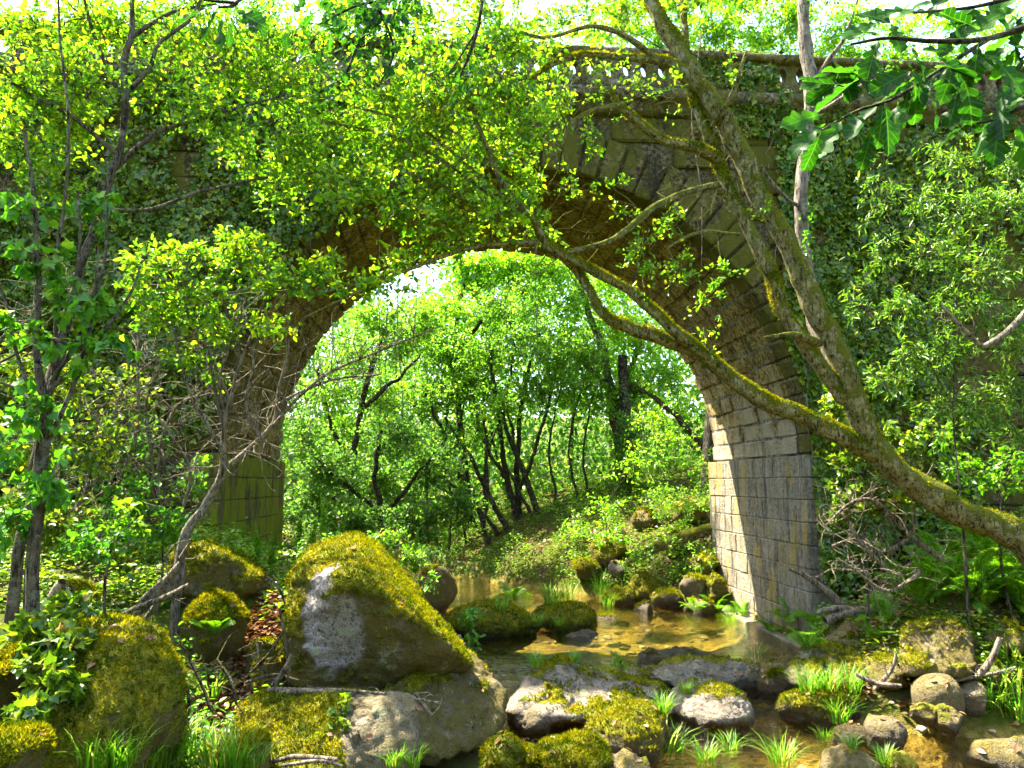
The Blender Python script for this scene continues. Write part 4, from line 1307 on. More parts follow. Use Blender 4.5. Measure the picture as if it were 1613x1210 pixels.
def oak_spray(label, stems, leaves, size, base):
    """stems: px polylines; leaves: (px, py, depth, angle in the picture, size factor)"""
    root = thing('oak_branch', label, 'branch', tuple(base), 0, 'oak branches hanging near the camera')
    base = np.array(base)
    pts = []
    for st in stems:
        p = curve_pts([P(a, b, d) for a, b, d, _ in st], 16)
        r = np.interp(np.linspace(0, 1, 16), np.linspace(0, 1, len(st)), [q * d / F_PX for _, _, d, q in st])
        v, f = tube_arrays([(p - base, r)], 7)
        link('branch', mk_mesh('branch', v, f, MAT['bark_dark'], True), root)
        pts.append(p)
    pts = np.concatenate(pts)
    for px, py, d, an, k in leaves:
        c = P(px, py, d)
        nb = pts[np.argmin(np.linalg.norm(pts - c, axis=1))]
        gap = np.linalg.norm(c - nb)
        c = nb + (c - nb) * min(1.0, .045 * d / gap)
        dr = Vector((math.cos(an), RNG.uniform(-.45, .45), math.sin(an))).normalized()
        up = Vector((RNG.normal() * .5, -.55 + RNG.normal() * .45, .75 + RNG.normal() * .3)).normalized()
        yv = up.cross(dr).normalized()
        zv = dr.cross(yv)
        o = link('leaf', oak_meshes[RNG.integers(0, 6)], root)
        L = size * k
        o.matrix_local = Matrix.Translation(Vector(c - base)) @ Matrix((dr, yv, zv)).transposed().to_4x4() @ Matrix.Diagonal((L, L, L, 1))
    return root


D2R = math.radians
lv = []
for px, py, an, k in [(1300, 165, 200, 1.0), (1330, 185, 235, 1.1), (1300, 195, 215, .95), (1310, 205, 195, .9), (1345, 170, 330, .7), (1290, 215, 250, .85), (1400, 150, 220, 1.25), (1415, 160, 250, 1.0), (1420, 155, 275, 1.15), (1440, 130, 290, .9),
                      (1330, 60, 175, 1.0), (1350, 75, 215, 1.1), (1385, 60, 250, 1.0), (1400, 50, 165, 1.0), (1420, 30, 130, 1.0), (1440, 60, 300, 1.0), (1470, 55, 20, 1.0), (1460, 30, 60, 1.1), (1480, 70, 330, 1.1), (1500, 30, 150, 1.1), (1520, 60, 10, 1.2),
                      (1530, 80, 320, 1.2), (1545, 40, 45, 1.1), (1560, 90, 300, 1.2), (1575, 30, 170, 1.1), (1590, 70, 215, 1.1), (1500, 105, 250, 1.0), (1520, 120, 285, 1.1), (1480, 110, 225, 1.0), (1540, 110, 210, .9), (1600, 110, 260, 1.2), (1610, 140, 230, 1.1),
                      (1560, 180, 200, 1.0), (1575, 185, 260, 1.1), (1530, 190, 215, .9), (1600, 190, 290, 1.1), (1590, 200, 195, 1.2), (1550, 200, 250, .9), (1380, 90, 290, .9), (1410, 10, 200, 1.0), (1480, 0, 190, 1.1), (1540, 5, 220, 1.1), (1605, 10, 200, 1.2), (1365, 40, 195, .9), (1450, 95, 200, 1.0)]:
    lv.append((px, py, 1.75 + RNG.uniform(-.15, .25), D2R(180 - (an - 180) if False else an), k))
for _ in range(50):
    t = RNG.random()
    lv.append((1290 + 320 * t + RNG.normal() * 20, 190 - 130 * t + RNG.normal() * 45, 1.85 + RNG.uniform(-.1, .3), D2R(RNG.uniform(180, 340)), RNG.uniform(.8, 1.1)))
oak_spray('dark oak branch with big lobed leaves across the top right corner', [
    [(1680, 20, 1.9, 7), (1560, 60, 1.85, 5), (1470, 65, 1.8, 4), (1400, 60, 1.8, 3), (1340, 70, 1.8, 2)], [(1560, 60, 1.85, 4), (1480, 110, 1.8, 3), (1410, 155, 1.75, 3), (1350, 175, 1.75, 2.5), (1295, 205, 1.75, 2)],
    [(1680, 150, 1.9, 5), (1610, 170, 1.85, 4), (1560, 190, 1.8, 3), (1530, 195, 1.8, 2)], [(1650, -20, 1.9, 5), (1540, 10, 1.85, 3), (1440, 20, 1.8, 2)]], lv, .108, P(1680, 20, 1.9))
lv = [(px, py, 2.3 + RNG.uniform(-.1, .15), D2R(an), k) for px, py, an, k in [(330, 10, 215, 1.0), (345, 12, 240, 1.1), (350, 20, 265, 1.0), (360, 15, 285, 1.0), (380, 20, 310, 1.0), (370, 15, 330, .9), (330, 0, 180, 1.0), (395, 8, 295, .9), (315, 0, 150, .8), (360, 30, 280, .7)]]
oak_spray('small oak sprig with hanging lobed leaves at the top left', [[(400, -40, 2.4, 4), (372, 5, 2.35, 3), (345, 12, 2.3, 2)], [(372, 5, 2.35, 3), (320, 0, 2.3, 2)]], lv, .125, P(400, -40, 2.4))
lv = []
for _ in range(230):
    t = RNG.random()
    px, py = 640 - 120 * t + RNG.normal() * 38, -10 + 150 * t * RNG.random() + RNG.normal() * 22
    lv.append((px, py, 4.6 + RNG.normal() * .15, D2R(RNG.uniform(190, 350)), RNG.uniform(.7, 1.1)))
oak_spray('hanging oak branch of small dark leaves at the top left of centre', [[(660, -60, 4.7, 5), (610, 0, 4.6, 4), (570, 60, 4.6, 3), (540, 130, 4.6, 2)], [(610, 0, 4.6, 3), (560, 10, 4.6, 2), (500, 40, 4.6, 1.5)], [(600, 20, 4.6, 3), (620, 80, 4.6, 2), (600, 130, 4.6, 1.5)]], lv, .105, P(660, -60, 4.7))
lv = []
for _ in range(60):
    t = RNG.random()
    lv.append((770 - 60 * t + RNG.normal() * 16, -10 + 170 * t + RNG.normal() * 14, 5.2 + RNG.normal() * .1, D2R(RNG.uniform(190, 350)), RNG.uniform(.6, 1.0)))
oak_spray('drooping dark twig of oak leaves hanging left of the balustrade', [[(765, -60, 5.2, 4), (760, 0, 5.2, 3), (745, 70, 5.2, 3), (720, 130, 5.2, 1.5)], [(750, 50, 5.2, 2), (705, 120, 5.2, 1)]], lv, .1, P(765, -60, 5.2))

# ------------------------------------------------------------------ woods beyond the arch
def wood_tree(label, stems, pads, d, bark='bark_dark', leaf='leaf_forest', size=.11, group='trees beyond the arch', name='woodland_tree', shape='quad', per=26):
    """stems: px polylines [(px, py, radius px)] with an optional depth offset; pads: (px, py, rx, ry, n)"""
    b = P(stems[0][0][0], stems[0][0][1], d)
    t = Plant(name, label, 'tree', down(b), bark, leaf, group, shape)
    for i, st in enumerate(stems):
        dd = d + (RNG.uniform(-.5, .5) if i else 0)
        pts = [P(a, c, dd if j else d) for j, (a, c, _) in enumerate(st)]
        rad = [q * d / F_PX for *_, q in st]
        if i == 0 or abs(st[0][1] - stems[0][0][1]) < 25:
            pts = [down(pts[0], .2)] + pts
            rad = [rad[0]] + rad
        t.limb_w(pts, rad, wob=.12, sides=7, n=22)
    for px, py, rx, ry, n in pads:
        t.pad(px, py, d + RNG.uniform(-.9, .9), rx * 1.1, ry * 1.1, max(rx, ry) * d / F_PX * .8, int(n * 3.2), size * .95, per=per, jit=.12, twig=True)
    return t.build()


wood_tree('dark many-stemmed tree fanning up in the middle of the arch', [
    [(825, 905, 7), (820, 850, 7), (805, 780, 5), (790, 700, 4), (780, 620, 3), (770, 540, 2)], [(822, 905, 6), (800, 840, 5), (770, 780, 4), (740, 720, 3), (700, 660, 2)], [(828, 900, 6), (815, 800, 5), (815, 700, 4), (830, 600, 3), (850, 520, 2)],
    [(818, 900, 5), (790, 850, 4), (760, 810, 3), (730, 790, 2), (690, 770, 1.5)], [(812, 790, 4), (845, 700, 3), (870, 620, 2)], [(800, 760, 3), (760, 690, 3), (740, 600, 2)], [(815, 720, 3), (800, 640, 2), (810, 540, 1.5)], [(800, 905, 4), (790, 870, 4), (750, 830, 3), (720, 740, 2), (690, 700, 1.5)]],
    [(760, 560, 70, 50, 900), (830, 540, 70, 50, 900), (700, 620, 70, 45, 800), (780, 630, 60, 40, 500), (850, 620, 60, 45, 700), (740, 690, 60, 35, 400), (800, 480, 80, 40, 900), (690, 540, 60, 45, 700), (880, 570, 40, 50, 400)], 24.2, leaf='leaf_forest', size=.10)
wood_tree('leaning bare-stemmed tree right of the many-stemmed tree', [[(890, 892, 8), (865, 840, 6), (840, 780, 5), (815, 720, 4), (790, 650, 3)], [(862, 835, 4), (830, 800, 3), (800, 740, 2)]], [(790, 640, 50, 35, 350), (760, 600, 50, 40, 350)], 24, leaf='leaf_forest', size=.10)
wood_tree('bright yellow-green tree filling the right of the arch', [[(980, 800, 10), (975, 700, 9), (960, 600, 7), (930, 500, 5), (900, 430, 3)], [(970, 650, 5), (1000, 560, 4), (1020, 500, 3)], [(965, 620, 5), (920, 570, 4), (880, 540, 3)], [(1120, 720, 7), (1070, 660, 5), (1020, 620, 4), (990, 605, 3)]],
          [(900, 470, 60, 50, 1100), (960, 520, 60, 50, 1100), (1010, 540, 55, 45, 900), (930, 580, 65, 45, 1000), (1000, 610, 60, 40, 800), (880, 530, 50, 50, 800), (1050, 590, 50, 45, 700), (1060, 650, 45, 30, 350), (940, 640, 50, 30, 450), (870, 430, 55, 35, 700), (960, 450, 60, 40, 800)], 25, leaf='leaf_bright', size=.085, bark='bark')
wood_tree('ivy-darkened trunk on the slope right of the arch opening', [[(992, 790, 11), (988, 720, 10), (985, 650, 9), (980, 560, 7)]], [(990, 690, 28, 60, 600), (985, 750, 28, 40, 450), (985, 620, 30, 50, 450)], 24.2, leaf='leaf_cool', size=.10)
wood_tree('tall light green tree at the left of the arch opening', [[(560, 890, 7), (555, 760, 6), (570, 640, 5), (600, 540, 4), (640, 470, 3)], [(557, 740, 4), (520, 660, 3), (500, 580, 2)], [(575, 640, 4), (620, 600, 3), (660, 560, 2)]],
          [(590, 500, 50, 40, 700), (560, 560, 60, 50, 800), (640, 540, 60, 50, 800), (520, 620, 55, 50, 700), (600, 630, 60, 45, 700), (670, 500, 45, 35, 500), (540, 690, 60, 45, 600), (620, 700, 60, 40, 600)], 23, leaf='leaf_forest', size=.10)
wood_tree('cool green bushy tree low at the left under the arch', [[(600, 900, 6), (600, 820, 5), (590, 740, 4), (600, 680, 3)], [(598, 820, 4), (650, 760, 3), (680, 720, 2)], [(598, 810, 4), (540, 760, 3), (500, 720, 2)]],
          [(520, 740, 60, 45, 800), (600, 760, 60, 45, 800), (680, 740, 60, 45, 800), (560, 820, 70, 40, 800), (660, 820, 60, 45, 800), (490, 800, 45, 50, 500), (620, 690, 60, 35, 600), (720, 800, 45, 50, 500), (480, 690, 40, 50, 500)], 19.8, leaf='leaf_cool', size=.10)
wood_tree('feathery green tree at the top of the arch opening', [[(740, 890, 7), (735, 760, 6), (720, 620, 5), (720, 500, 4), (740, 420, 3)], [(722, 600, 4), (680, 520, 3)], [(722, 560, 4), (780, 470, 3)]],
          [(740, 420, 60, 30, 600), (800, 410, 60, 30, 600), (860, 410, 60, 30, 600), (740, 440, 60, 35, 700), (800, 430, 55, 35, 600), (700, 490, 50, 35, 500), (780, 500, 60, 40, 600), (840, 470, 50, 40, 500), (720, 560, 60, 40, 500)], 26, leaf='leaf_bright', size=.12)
wood_tree('slim dark tree leaning left of the many-stemmed tree', [[(770, 900, 5), (762, 830, 4), (735, 760, 4), (700, 690, 3), (670, 620, 2)], [(745, 780, 3), (700, 760, 2), (660, 745, 1.5)], [(762, 840, 3), (768, 760, 3), (765, 660, 2)]], [(670, 640, 50, 40, 400), (700, 700, 40, 30, 250)], 23.6, leaf='leaf_cool', size=.1)
for i, (px, lab) in enumerate([(705, 'slender straight stem left of the middle of the arch'), (728, 'thin upright stem just left of the fan of stems'), (905, 'thin crooked stem right of the fan of stems'), (925, 'slim stem before the bright slope'), (668, 'thin pale stem in the dark bushes under the arch'), (872, 'thin stem rising behind the leaning bare stem')]):
    wood_tree(lab, [[(px, 895 - (45 if px > 900 else 0), 2.3), (px + 6, 800, 2.1), (px - 8, 700, 1.7), (px + 14, 600, 1.2)]], [(px, 610, 40, 40, 260), (px + 10, 560, 40, 35, 240)], 24.5, leaf='leaf_forest', size=.1, name='thin_tree')
# trees rising behind the parapet
wood_tree('sunlit tree behind the parapet at the top right of centre', [[(1120, 760, 14), (1130, 400, 12), (1140, 200, 9), (1150, 60, 5)], [(1140, 220, 6), (1060, 90, 4)], [(1140, 200, 6), (1230, 80, 4)]],
          [(1060, 70, 60, 40, 900), (1130, 50, 60, 40, 900), (1200, 70, 60, 40, 900), (1250, 30, 50, 40, 700), (1150, 0, 70, 40, 800), (1060, 10, 60, 40, 600), (1310, 80, 50, 35, 600), (1170, 100, 60, 30, 500), (1270, 100, 50, 25, 400), (1000, 50, 70, 40, 700), (930, 60, 60, 35, 450), (1340, 30, 60, 40, 600), (1090, -10, 80, 35, 700), (1230, -10, 80, 35, 700), (980, 0, 70, 35, 500)], 22, leaf='leaf_bright', size=.10, group='trees behind the parapet')
wood_tree('yellow-lit tree behind the far right end of the parapet', [[(1450, 700, 14), (1440, 350, 11), (1430, 150, 7)], [(1440, 250, 6), (1540, 120, 4)]], [(1400, 100, 60, 30, 700), (1480, 100, 60, 30, 700), (1560, 100, 60, 30, 600), (1350, 95, 40, 30, 350), (1420, 50, 70, 40, 600), (1510, 40, 80, 45, 600), (1590, 50, 70, 45, 500)], 23, leaf='leaf_bright', size=.10, group='trees behind the parapet')
wood_tree('pale green tree behind the parapet left of centre', [[(420, 700, 12), (430, 300, 10), (470, 120, 7), (520, 40, 4)], [(440, 240, 6), (360, 80, 4)]], [(620, 120, 60, 25, 350), (470, 60, 60, 50, 700), (540, 90, 50, 40, 450), (390, 60, 60, 50, 600), (300, 80, 60, 50, 500), (200, 90, 60, 60, 500), (700, 110, 50, 25, 250), (90, 110, 60, 60, 500), (620, 70, 60, 35, 350), (760, 70, 60, 30, 350), (840, 60, 60, 30, 350), (30, 60, 80, 60, 600), (150, 30, 80, 50, 600), (280, 20, 80, 50, 600), (400, 10, 80, 45, 600), (530, 20, 60, 40, 400)], 22.5, leaf='leaf_mid', size=.11, group='trees behind the parapet')
# the far wood: one mass of leaves on many stems
n = 150000
xx = RNG.uniform(-20, 22, n)
yy = RNG.uniform(25, 46, n)
cl = fnoise(np.column_stack([xx * .35, yy * .35, 0 * xx]), 3)
topz = np.interp(xx / yy, [-.7, -.35, -.22, -.16, -.07, 0, .2, .5], [.40, .37, .27, .22, .27, .36, .40, .42]) * yy + 2.7 + cl * 2.5
hh = height(xx, yy)
zz = hh + .1 + (topz - hh) * RNG.random(n) ** 1.1
keep = (fnoise(np.column_stack([xx * .7, yy * .7, zz * .8]), 3) > -.2) & (zz < topz)
pp = np.column_stack([xx, yy, zz])[keep]
v, f = leaf_arrays(pp, rand_unit(len(pp)), rand_unit(len(pp)) + np.array((0, 0, .6)), RNG.uniform(.14, .32, len(pp)), 'quad')
tag(link('distant_woodland', mk_mesh('distant_woodland', v, f, MAT['leaf_cool'])), 'dense mass of green woodland far behind the arch', 'woodland', kind='stuff')
tubes = []
for _ in range(50):
    x, y = RNG.uniform(-20, 18), RNG.uniform(25, 44)
    z = height1(x, y)
    e = np.array((x + RNG.normal() * .8, y, z + RNG.uniform(4, 9)))
    tubes.append((curve_pts([(x, y, z - .2), (x + RNG.normal() * .3, y, z + 2.5), e], 8), np.linspace(RNG.uniform(.06, .16), .02, 8)))
v, f = tube_arrays(tubes, 6)
tag(link('distant_stems', mk_mesh('distant_stems', v, f, MAT['bark_dark'], True)), 'dark far-off stems standing inside the woodland mass', 'stems', kind='stuff')

# ------------------------------------------------------------------ ivy and creepers
def ivy_wall(label, n, u0, u1, z0, z1, dens, size=.075, mat='ivy', standoff=.35, shape='ivy', vines=30, back=0):
    root = thing('ivy', label, 'ivy', tuple(B2W((u0 + u1) / 2, -.1, 1.5)))
    base = np.array(root.location)
    u, z = RNG.uniform(u0, u1, n), RNG.uniform(z0, z1, n)
    cl = fnoise(np.column_stack([u * .9, z * .9, 0 * u + 3.3]), 4, .6)
    ins = (u ** 2 + np.maximum(z - SPRING, 0) ** 2 < (R_IN + .02) ** 2) & (z > -1)
    k = (cl + dens(u, z) > RNG.uniform(-.1, .35, n)) & ~ins
    u, z, cl = u[k], z[k], cl[k]
    fine = fnoise(np.column_stack([u * 3, z * 3, 0 * u]), 3)
    v = -.06 - standoff * np.clip(cl + .35 + .5 * fine, 0, 1.3) * RNG.random(len(u)) ** .5
    p = B2W(u, v, z)
    m = len(p)
    d = np.array((0, 0, -.8)) + rand_unit(m) * .75
    nr = np.array((_sb, -_cb, .45)) + rand_unit(m) * .65
    a, f = leaf_arrays(p - base, d, nr, size * (.5 + 1.0 * RNG.random(m) ** 1.5), shape)
    tag(link('leaves', mk_mesh('leaves', a, f, MAT[mat]), root), kind='stuff')
    tb = []
    for _ in range(vines):
        i = RNG.integers(0, m)
        uu, z1_ = u[i], z[i]
        ln = RNG.uniform(.6, 2.2)
        t = np.linspace(0, 1, 9)
        tb.append((B2W(uu + np.cumsum(RNG.normal(size=9)) * .05, -.07 - .1 * RNG.random() - .04 * RNG.random(9), z1_ - ln * t) - base, np.linspace(.008, .003, 9)))
    a, f = tube_arrays(tb, 5)
    tag(link('stems', mk_mesh('stems', a, f, MAT['bark_pale'], True), root), kind='stuff')
    return root


ivy_wall('thick dark ivy over the bridge wall right of the arch', 60000, 4.6, 10.2, 1.2, 9.7, lambda u, z: .10 + .22 * sstep(6.6, 5.6, u) + .15 * sstep(9.5, 8, z) - .35 * sstep(3.4, 2.0, np.abs(z - 4.2)) * sstep(7.2, 8.2, u))
ivy_wall('ivy curtain hanging over the bridge wall left of the arch', 68000, -11, -2.2, 1.2, 9.6, lambda u, z: .36 + .1 * sstep(-5, -8, u) - .3 * sstep(3.4, 2.4, z) * sstep(-6.5, -5.4, u), standoff=.55)
ivy_wall('ivy clump spilling over the balustrade on the right', 3800, 3.1, 4.7, 8.9, 10.5, lambda u, z: .35 - .5 * sstep(.55, .9, np.abs(u - 3.9)), standoff=.3, vines=4)
ivy_wall('sparse ivy climbing the near edge of the right pier', 9000, 5.02, 6.2, .9, 6.5, lambda u, z: .42, standoff=.4, vines=16)


def leafy_patch(name, label, cat, pads, mat, size, shape='oval', stems=True, up=.5, kind=None, bark='bark', group=None, thick=.5, base=None, droop=.2):
    """a low bush or ground cover: (px, py, depth, rx, ry, rd, n)"""
    b = P(pads[0][0], pads[0][1], pads[0][2]) if base is None else np.array(base)
    pl = Plant(name, label, cat, down(b, .05), bark, mat, group, shape, trunk_name='stem')
    g = down(b, .1)
    pl.limb_w([g, g * .5 + b * .5 + rand_unit(1)[0] * .1, b], [.02, .015, .008], sides=6, n=8)
    for a in pads:
        pl.pad(*a[:7], size, up=up, droop=droop)
    return pl.build()


leafy_patch('laurel_shrub', 'broad pale-leaved shrub leaning over the wall at the right edge', 'shrub', [
    (1500, 560, 9.6, 60, 50, .4, 500), (1440, 560, 9.8, 60, 50, .4, 420), (1560, 420, 9.4, 70, 60, .4, 650), (1480, 400, 9.8, 70, 60, .4, 600), (1590, 520, 9.3, 60, 60, .4, 520), (1420, 480, 9.9, 50, 50, .4, 380), (1540, 320, 9.6, 70, 50, .4, 560), (1600, 330, 9.4, 50, 60, .4, 420), (1400, 600, 9.9, 45, 40, .4, 260), (1460, 320, 10, 50, 40, .4, 300), (1520, 480, 9.5, 70, 50, .4, 560), (1390, 400, 10.1, 40, 50, .4, 220), (1500, 250, 10, 70, 40, .4, 380), (1590, 250, 9.8, 50, 40, .4, 300), (1595, 620, 9.5, 45, 50, .4, 380), (1540, 640, 9.7, 50, 45, .4, 380), (1600, 690, 9.6, 40, 35, .4, 250), (1480, 640, 9.9, 50, 40, .4, 300), (1380, 300, 10.2, 40, 60, .35, 220), (1350, 480, 10.2, 30, 60, .3, 180)],
    'shrub', .095, 'lance', base=P(1500, 640, 9.6))
leafy_patch('ivy_bush', 'ivy bush in sun behind the fork of the leaning tree', 'ivy', [(1350, 740, 10.2, 45, 50, .35, 600), (1310, 650, 10.3, 25, 60, .3, 450), (1310, 590, 10.4, 22, 50, .3, 300), (1400, 790, 10.0, 45, 40, .35, 450), (1330, 800, 10.2, 40, 40, .35, 400), (1420, 700, 10.4, 40, 50, .3, 350)], 'ivy', .075, 'ivy')
leafy_patch('bramble', 'bramble at the right edge beyond the tree root', 'bramble', [(1580, 760, 9.9, 50, 35, .4, 320), (1520, 740, 10.2, 45, 35, .4, 260), (1480, 690, 10.6, 45, 40, .4, 300), (1600, 720, 10, 40, 30, .4, 220)], 'fern', .08)
leafy_patch('bramble', 'leafy bramble in the gap left of the mossy pier', 'bramble', [(255, 830, 8.6, 60, 40, .4, 500), (200, 790, 8.6, 60, 50, .4, 520), (300, 760, 9.6, 40, 40, .3, 280), (230, 690, 9.8, 50, 45, .3, 380), (160, 860, 7.4, 60, 35, .4, 420)], 'leaf_mid', .07)
leafy_patch('bramble', 'yellow-green sprig of bramble beside the bare trunk on the left', 'bramble', [(190, 800, 7.6, 35, 22, .2, 70), (215, 830, 7.6, 30, 20, .2, 60), (175, 835, 7.6, 25, 20, .2, 50)], 'leaf_yellow', .075)
leafy_patch('bramble', 'dark bushy undergrowth at the left edge behind the saplings', 'bramble', [(60, 700, 8.0, 70, 60, .5, 700), (150, 700, 8.4, 60, 60, .5, 600), (30, 800, 7.4, 60, 50, .5, 600), (100, 820, 7.6, 60, 50, .5, 600), (110, 600, 8.8, 60, 60, .5, 500), (30, 590, 8.4, 60, 60, .5, 500), (210, 620, 9.4, 50, 50, .4, 350)], 'ivy', .075)
leafy_patch('ground_ivy', 'ivy trailing over the big rounded boulder at lower left', 'ivy', [(60, 1000, 5.5, 50, 35, .3, 360), (110, 1010, 5.4, 35, 30, .2, 240), (60, 1060, 5.2, 35, 35, .2, 240), (110, 1080, 5.2, 30, 25, .15, 150), (50, 1130, 5.0, 35, 35, .2, 200), (110, 960, 6.2, 60, 25, .3, 320)], 'ivy', .07, 'ivy')
leafy_patch('ground_ivy', 'ivy sprig trailing down the squared mossy block', 'ivy', [(530, 1135, 6.25, 22, 24, .06, 110), (515, 1165, 6.2, 16, 22, .05, 70), (545, 1110, 6.35, 20, 10, .06, 50)], 'ivy', .045, 'ivy')
leafy_patch('weed', 'bright leafy weeds along the crest of the huge mossy boulder', 'weed', [(600, 850, 9.4, 50, 18, .25, 260), (650, 880, 9.3, 40, 18, .25, 200), (540, 850, 9.5, 40, 14, .25, 160), (680, 920, 9.2, 30, 16, .2, 120), (470, 870, 9.5, 40, 16, .3, 160)], 'grass', .06)
leafy_patch('weed', 'leafy weed at the water edge right of the huge boulder', 'weed', [(738, 975, 9.6, 20, 30, .15, 110), (745, 1010, 9.5, 18, 20, .12, 60)], 'leaf_mid', .07)
leafy_patch('weed', 'small leafy weed growing behind the long midstream rock', 'weed', [(978, 1040, 10.3, 18, 16, .12, 70)], 'fern', .055)
leafy_patch('bush', 'green bushes on the far bank right of the pool', 'bush', [(1000, 880, 18.0, 40, 20, .6, 300), (1060, 860, 18.0, 45, 25, .6, 360), (1100, 890, 17.5, 30, 30, .5, 300), (1080, 800, 18.6, 45, 40, .6, 450), (1110, 740, 18.6, 30, 40, .5, 300), (1040, 780, 19.5, 40, 40, .6, 350)], 'leaf_forest', .08)
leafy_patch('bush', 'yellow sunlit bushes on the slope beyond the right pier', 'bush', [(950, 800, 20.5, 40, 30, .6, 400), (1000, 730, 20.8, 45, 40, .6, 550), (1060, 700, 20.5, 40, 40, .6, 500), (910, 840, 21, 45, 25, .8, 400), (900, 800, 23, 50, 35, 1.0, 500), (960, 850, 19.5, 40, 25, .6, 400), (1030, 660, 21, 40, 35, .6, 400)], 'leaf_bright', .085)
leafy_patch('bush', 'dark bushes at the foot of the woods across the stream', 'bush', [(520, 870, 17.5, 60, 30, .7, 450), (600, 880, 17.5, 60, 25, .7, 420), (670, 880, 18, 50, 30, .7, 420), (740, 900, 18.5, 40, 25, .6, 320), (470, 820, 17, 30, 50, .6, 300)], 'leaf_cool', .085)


def scatter_ground(name, label, cat, quads, mat, size, n, shape, lift, flat, kind='stuff', thresh=-.1):
    """leaves lying on or standing just above the ground inside world boxes (x0, x1, y0, y1)"""
    ps = []
    for (x0, x1, y0, y1), k in zip(quads, n):
        x, y = RNG.uniform(x0, x1, k), RNG.uniform(y0, y1, k)
        c = fnoise(np.column_stack([x * 1.2, y * 1.2, 0 * x + 5]), 3)
        s = sdf_poly(x, y)
        kk = (c > thresh) & (s > .15)
        x, y, c = x[kk], y[kk], c[kk]
        ps.append(np.column_stack([x, y, height(x, y) + lift * RNG.random(len(x)) * np.clip(c - thresh + .1, 0, 1) * 2 + .01]))
    p = np.concatenate(ps)
    m = len(p)
    d = rand_unit(m) * np.array((1, 1, .35)) + np.array((0, 0, .1))
    nr = rand_unit(m) * flat + np.array((0, 0, 1.0))
    v, f = leaf_arrays(p, d, nr, size * RNG.uniform(.6, 1.25, m), shape)
    return tag(link(name, mk_mesh(name, v, f, MAT[mat])), label, cat, kind=kind)


scatter_ground('fallen_leaves', 'brown fallen leaves drifted over both banks', 'leaves', [(-4.5, -1.6, 9.5, 12.6), (3.6, 9, 9, 13), (-6, 9, 17.5, 24), (-2.95, -2.25, 7.0, 9.6)], 'litter', .085, [3500, 6000, 9000, 6000], 'oval', .04, .5, thresh=-.6)
scatter_ground('ground_cover', 'green ivy and low weeds covering the banks', 'ground cover', [(-6, -2.2, 8.2, 12.6), (4.2, 10, 8.8, 13), (-12, 12, 17.6, 30), (-9, -3.6, 5, 12.6)], 'ivy', .075, [5000, 11000, 50000, 22000], 'oval', .34, .7, thresh=-.16)
scatter_ground('low_weeds', 'bright low weeds among the stones of the banks', 'ground cover', [(-5, -2, 4.5, 12.6), (3.9, 10, 8.8, 13), (-3, 12, 17.6, 28)], 'fern', .07, [9000, 10000, 40000], 'oval', .5, .8, thresh=.0)

# leaves fallen on the stones
pp_, nn_ = [], []
for vv, ff, nr_, ob in ROCKS.values():
    area = np.ptp(vv[:, 0]) * np.ptp(vv[:, 1])
    q, w = scatter(vv, ff, int(3 + 7 * min(area, 3)), np.clip(nr_[:, 2] - .35, 0, 1) + 1e-6)
    pp_.append(q + w * .012)
    nn_.append(w)
pp_, nn_ = np.concatenate(pp_), np.concatenate(nn_)
vv, ff = leaf_arrays(pp_, np.cross(nn_, rand_unit(len(pp_))), nn_ + rand_unit(len(pp_)) * .25, RNG.uniform(.05, .09, len(pp_)), 'oval')
tag(link('scattered_leaves', mk_mesh('scattered_leaves', vv, ff, MAT['litter'])), 'few dry brown leaves lying on the tops of boulders', 'leaves', kind='stuff')

# ------------------------------------------------------------------ ferns
def frond_mesh(seed, curl):
    rr = np.random.default_rng(seed)
    k = 17
    t = np.linspace(0, 1, k)
    x = t * (1 - .12 * t * curl)
    z = .85 * t - curl * .55 * t ** 2.4
    pos, dr, nr, ln = [], [], [], []
    for i in range(2, k):
        tang = unit(np.array([[x[i] - x[i - 1], 0, z[i] - z[i - 1]]]))[0]
        up = np.array((-tang[2], 0, tang[0]))
        w = .30 * math.sin(math.pi * min(1, (1 - t[i]) * .92 + .10)) ** .8 * (1 if t[i] > .2 else .7)
        for s in (-1, 1):
            dd = unit((np.array((0, s, 0)) + tang * .45 - up * .12)[None])[0]
            m = 5
            for j in range(m):
                c = np.array((x[i], 0, z[i])) + dd * w * (j / m)
                for q in (-1, 1):
                    pos.append(c)
                    dr.append(dd * .55 + q * tang * .8 + rr.normal(size=3) * .08)
                    nr.append(up)
                    ln.append(.085 * (1 - .75 * j / m) * (w / .3 + .15))
    v1, f1 = leaf_arrays(np.array(pos), np.array(dr), np.array(nr), np.array(ln), 'quad', .8)
    v2, f2 = tube_arrays([(np.column_stack([x, 0 * x, z]), np.linspace(.012, .003, k))], 4)
    v, f = join_arrays([(v1, f1), (v2, f2)])
    return mk_mesh('frond', v, f, MAT['fern'])


FRONDS = [frond_mesh(i, c) for i, c in enumerate((.7, .95, 1.15, .85))]


def fern(label, c, size, n=9, group='ferns on the banks', tilt=0.0):
    root = thing('fern', label, 'fern', tuple(c), RNG.uniform(0, 6), group)
    for i in range(n):
        o = link('frond', FRONDS[RNG.integers(0, 4)], root)
        k = size * RNG.uniform(.75, 1.15)
        k *= .82
        o.scale = (k, k, k)
        o.rotation_euler = (RNG.normal() * .22, RNG.uniform(-.65, .1), 2 * math.pi * i / n + RNG.normal() * .25)
    return root


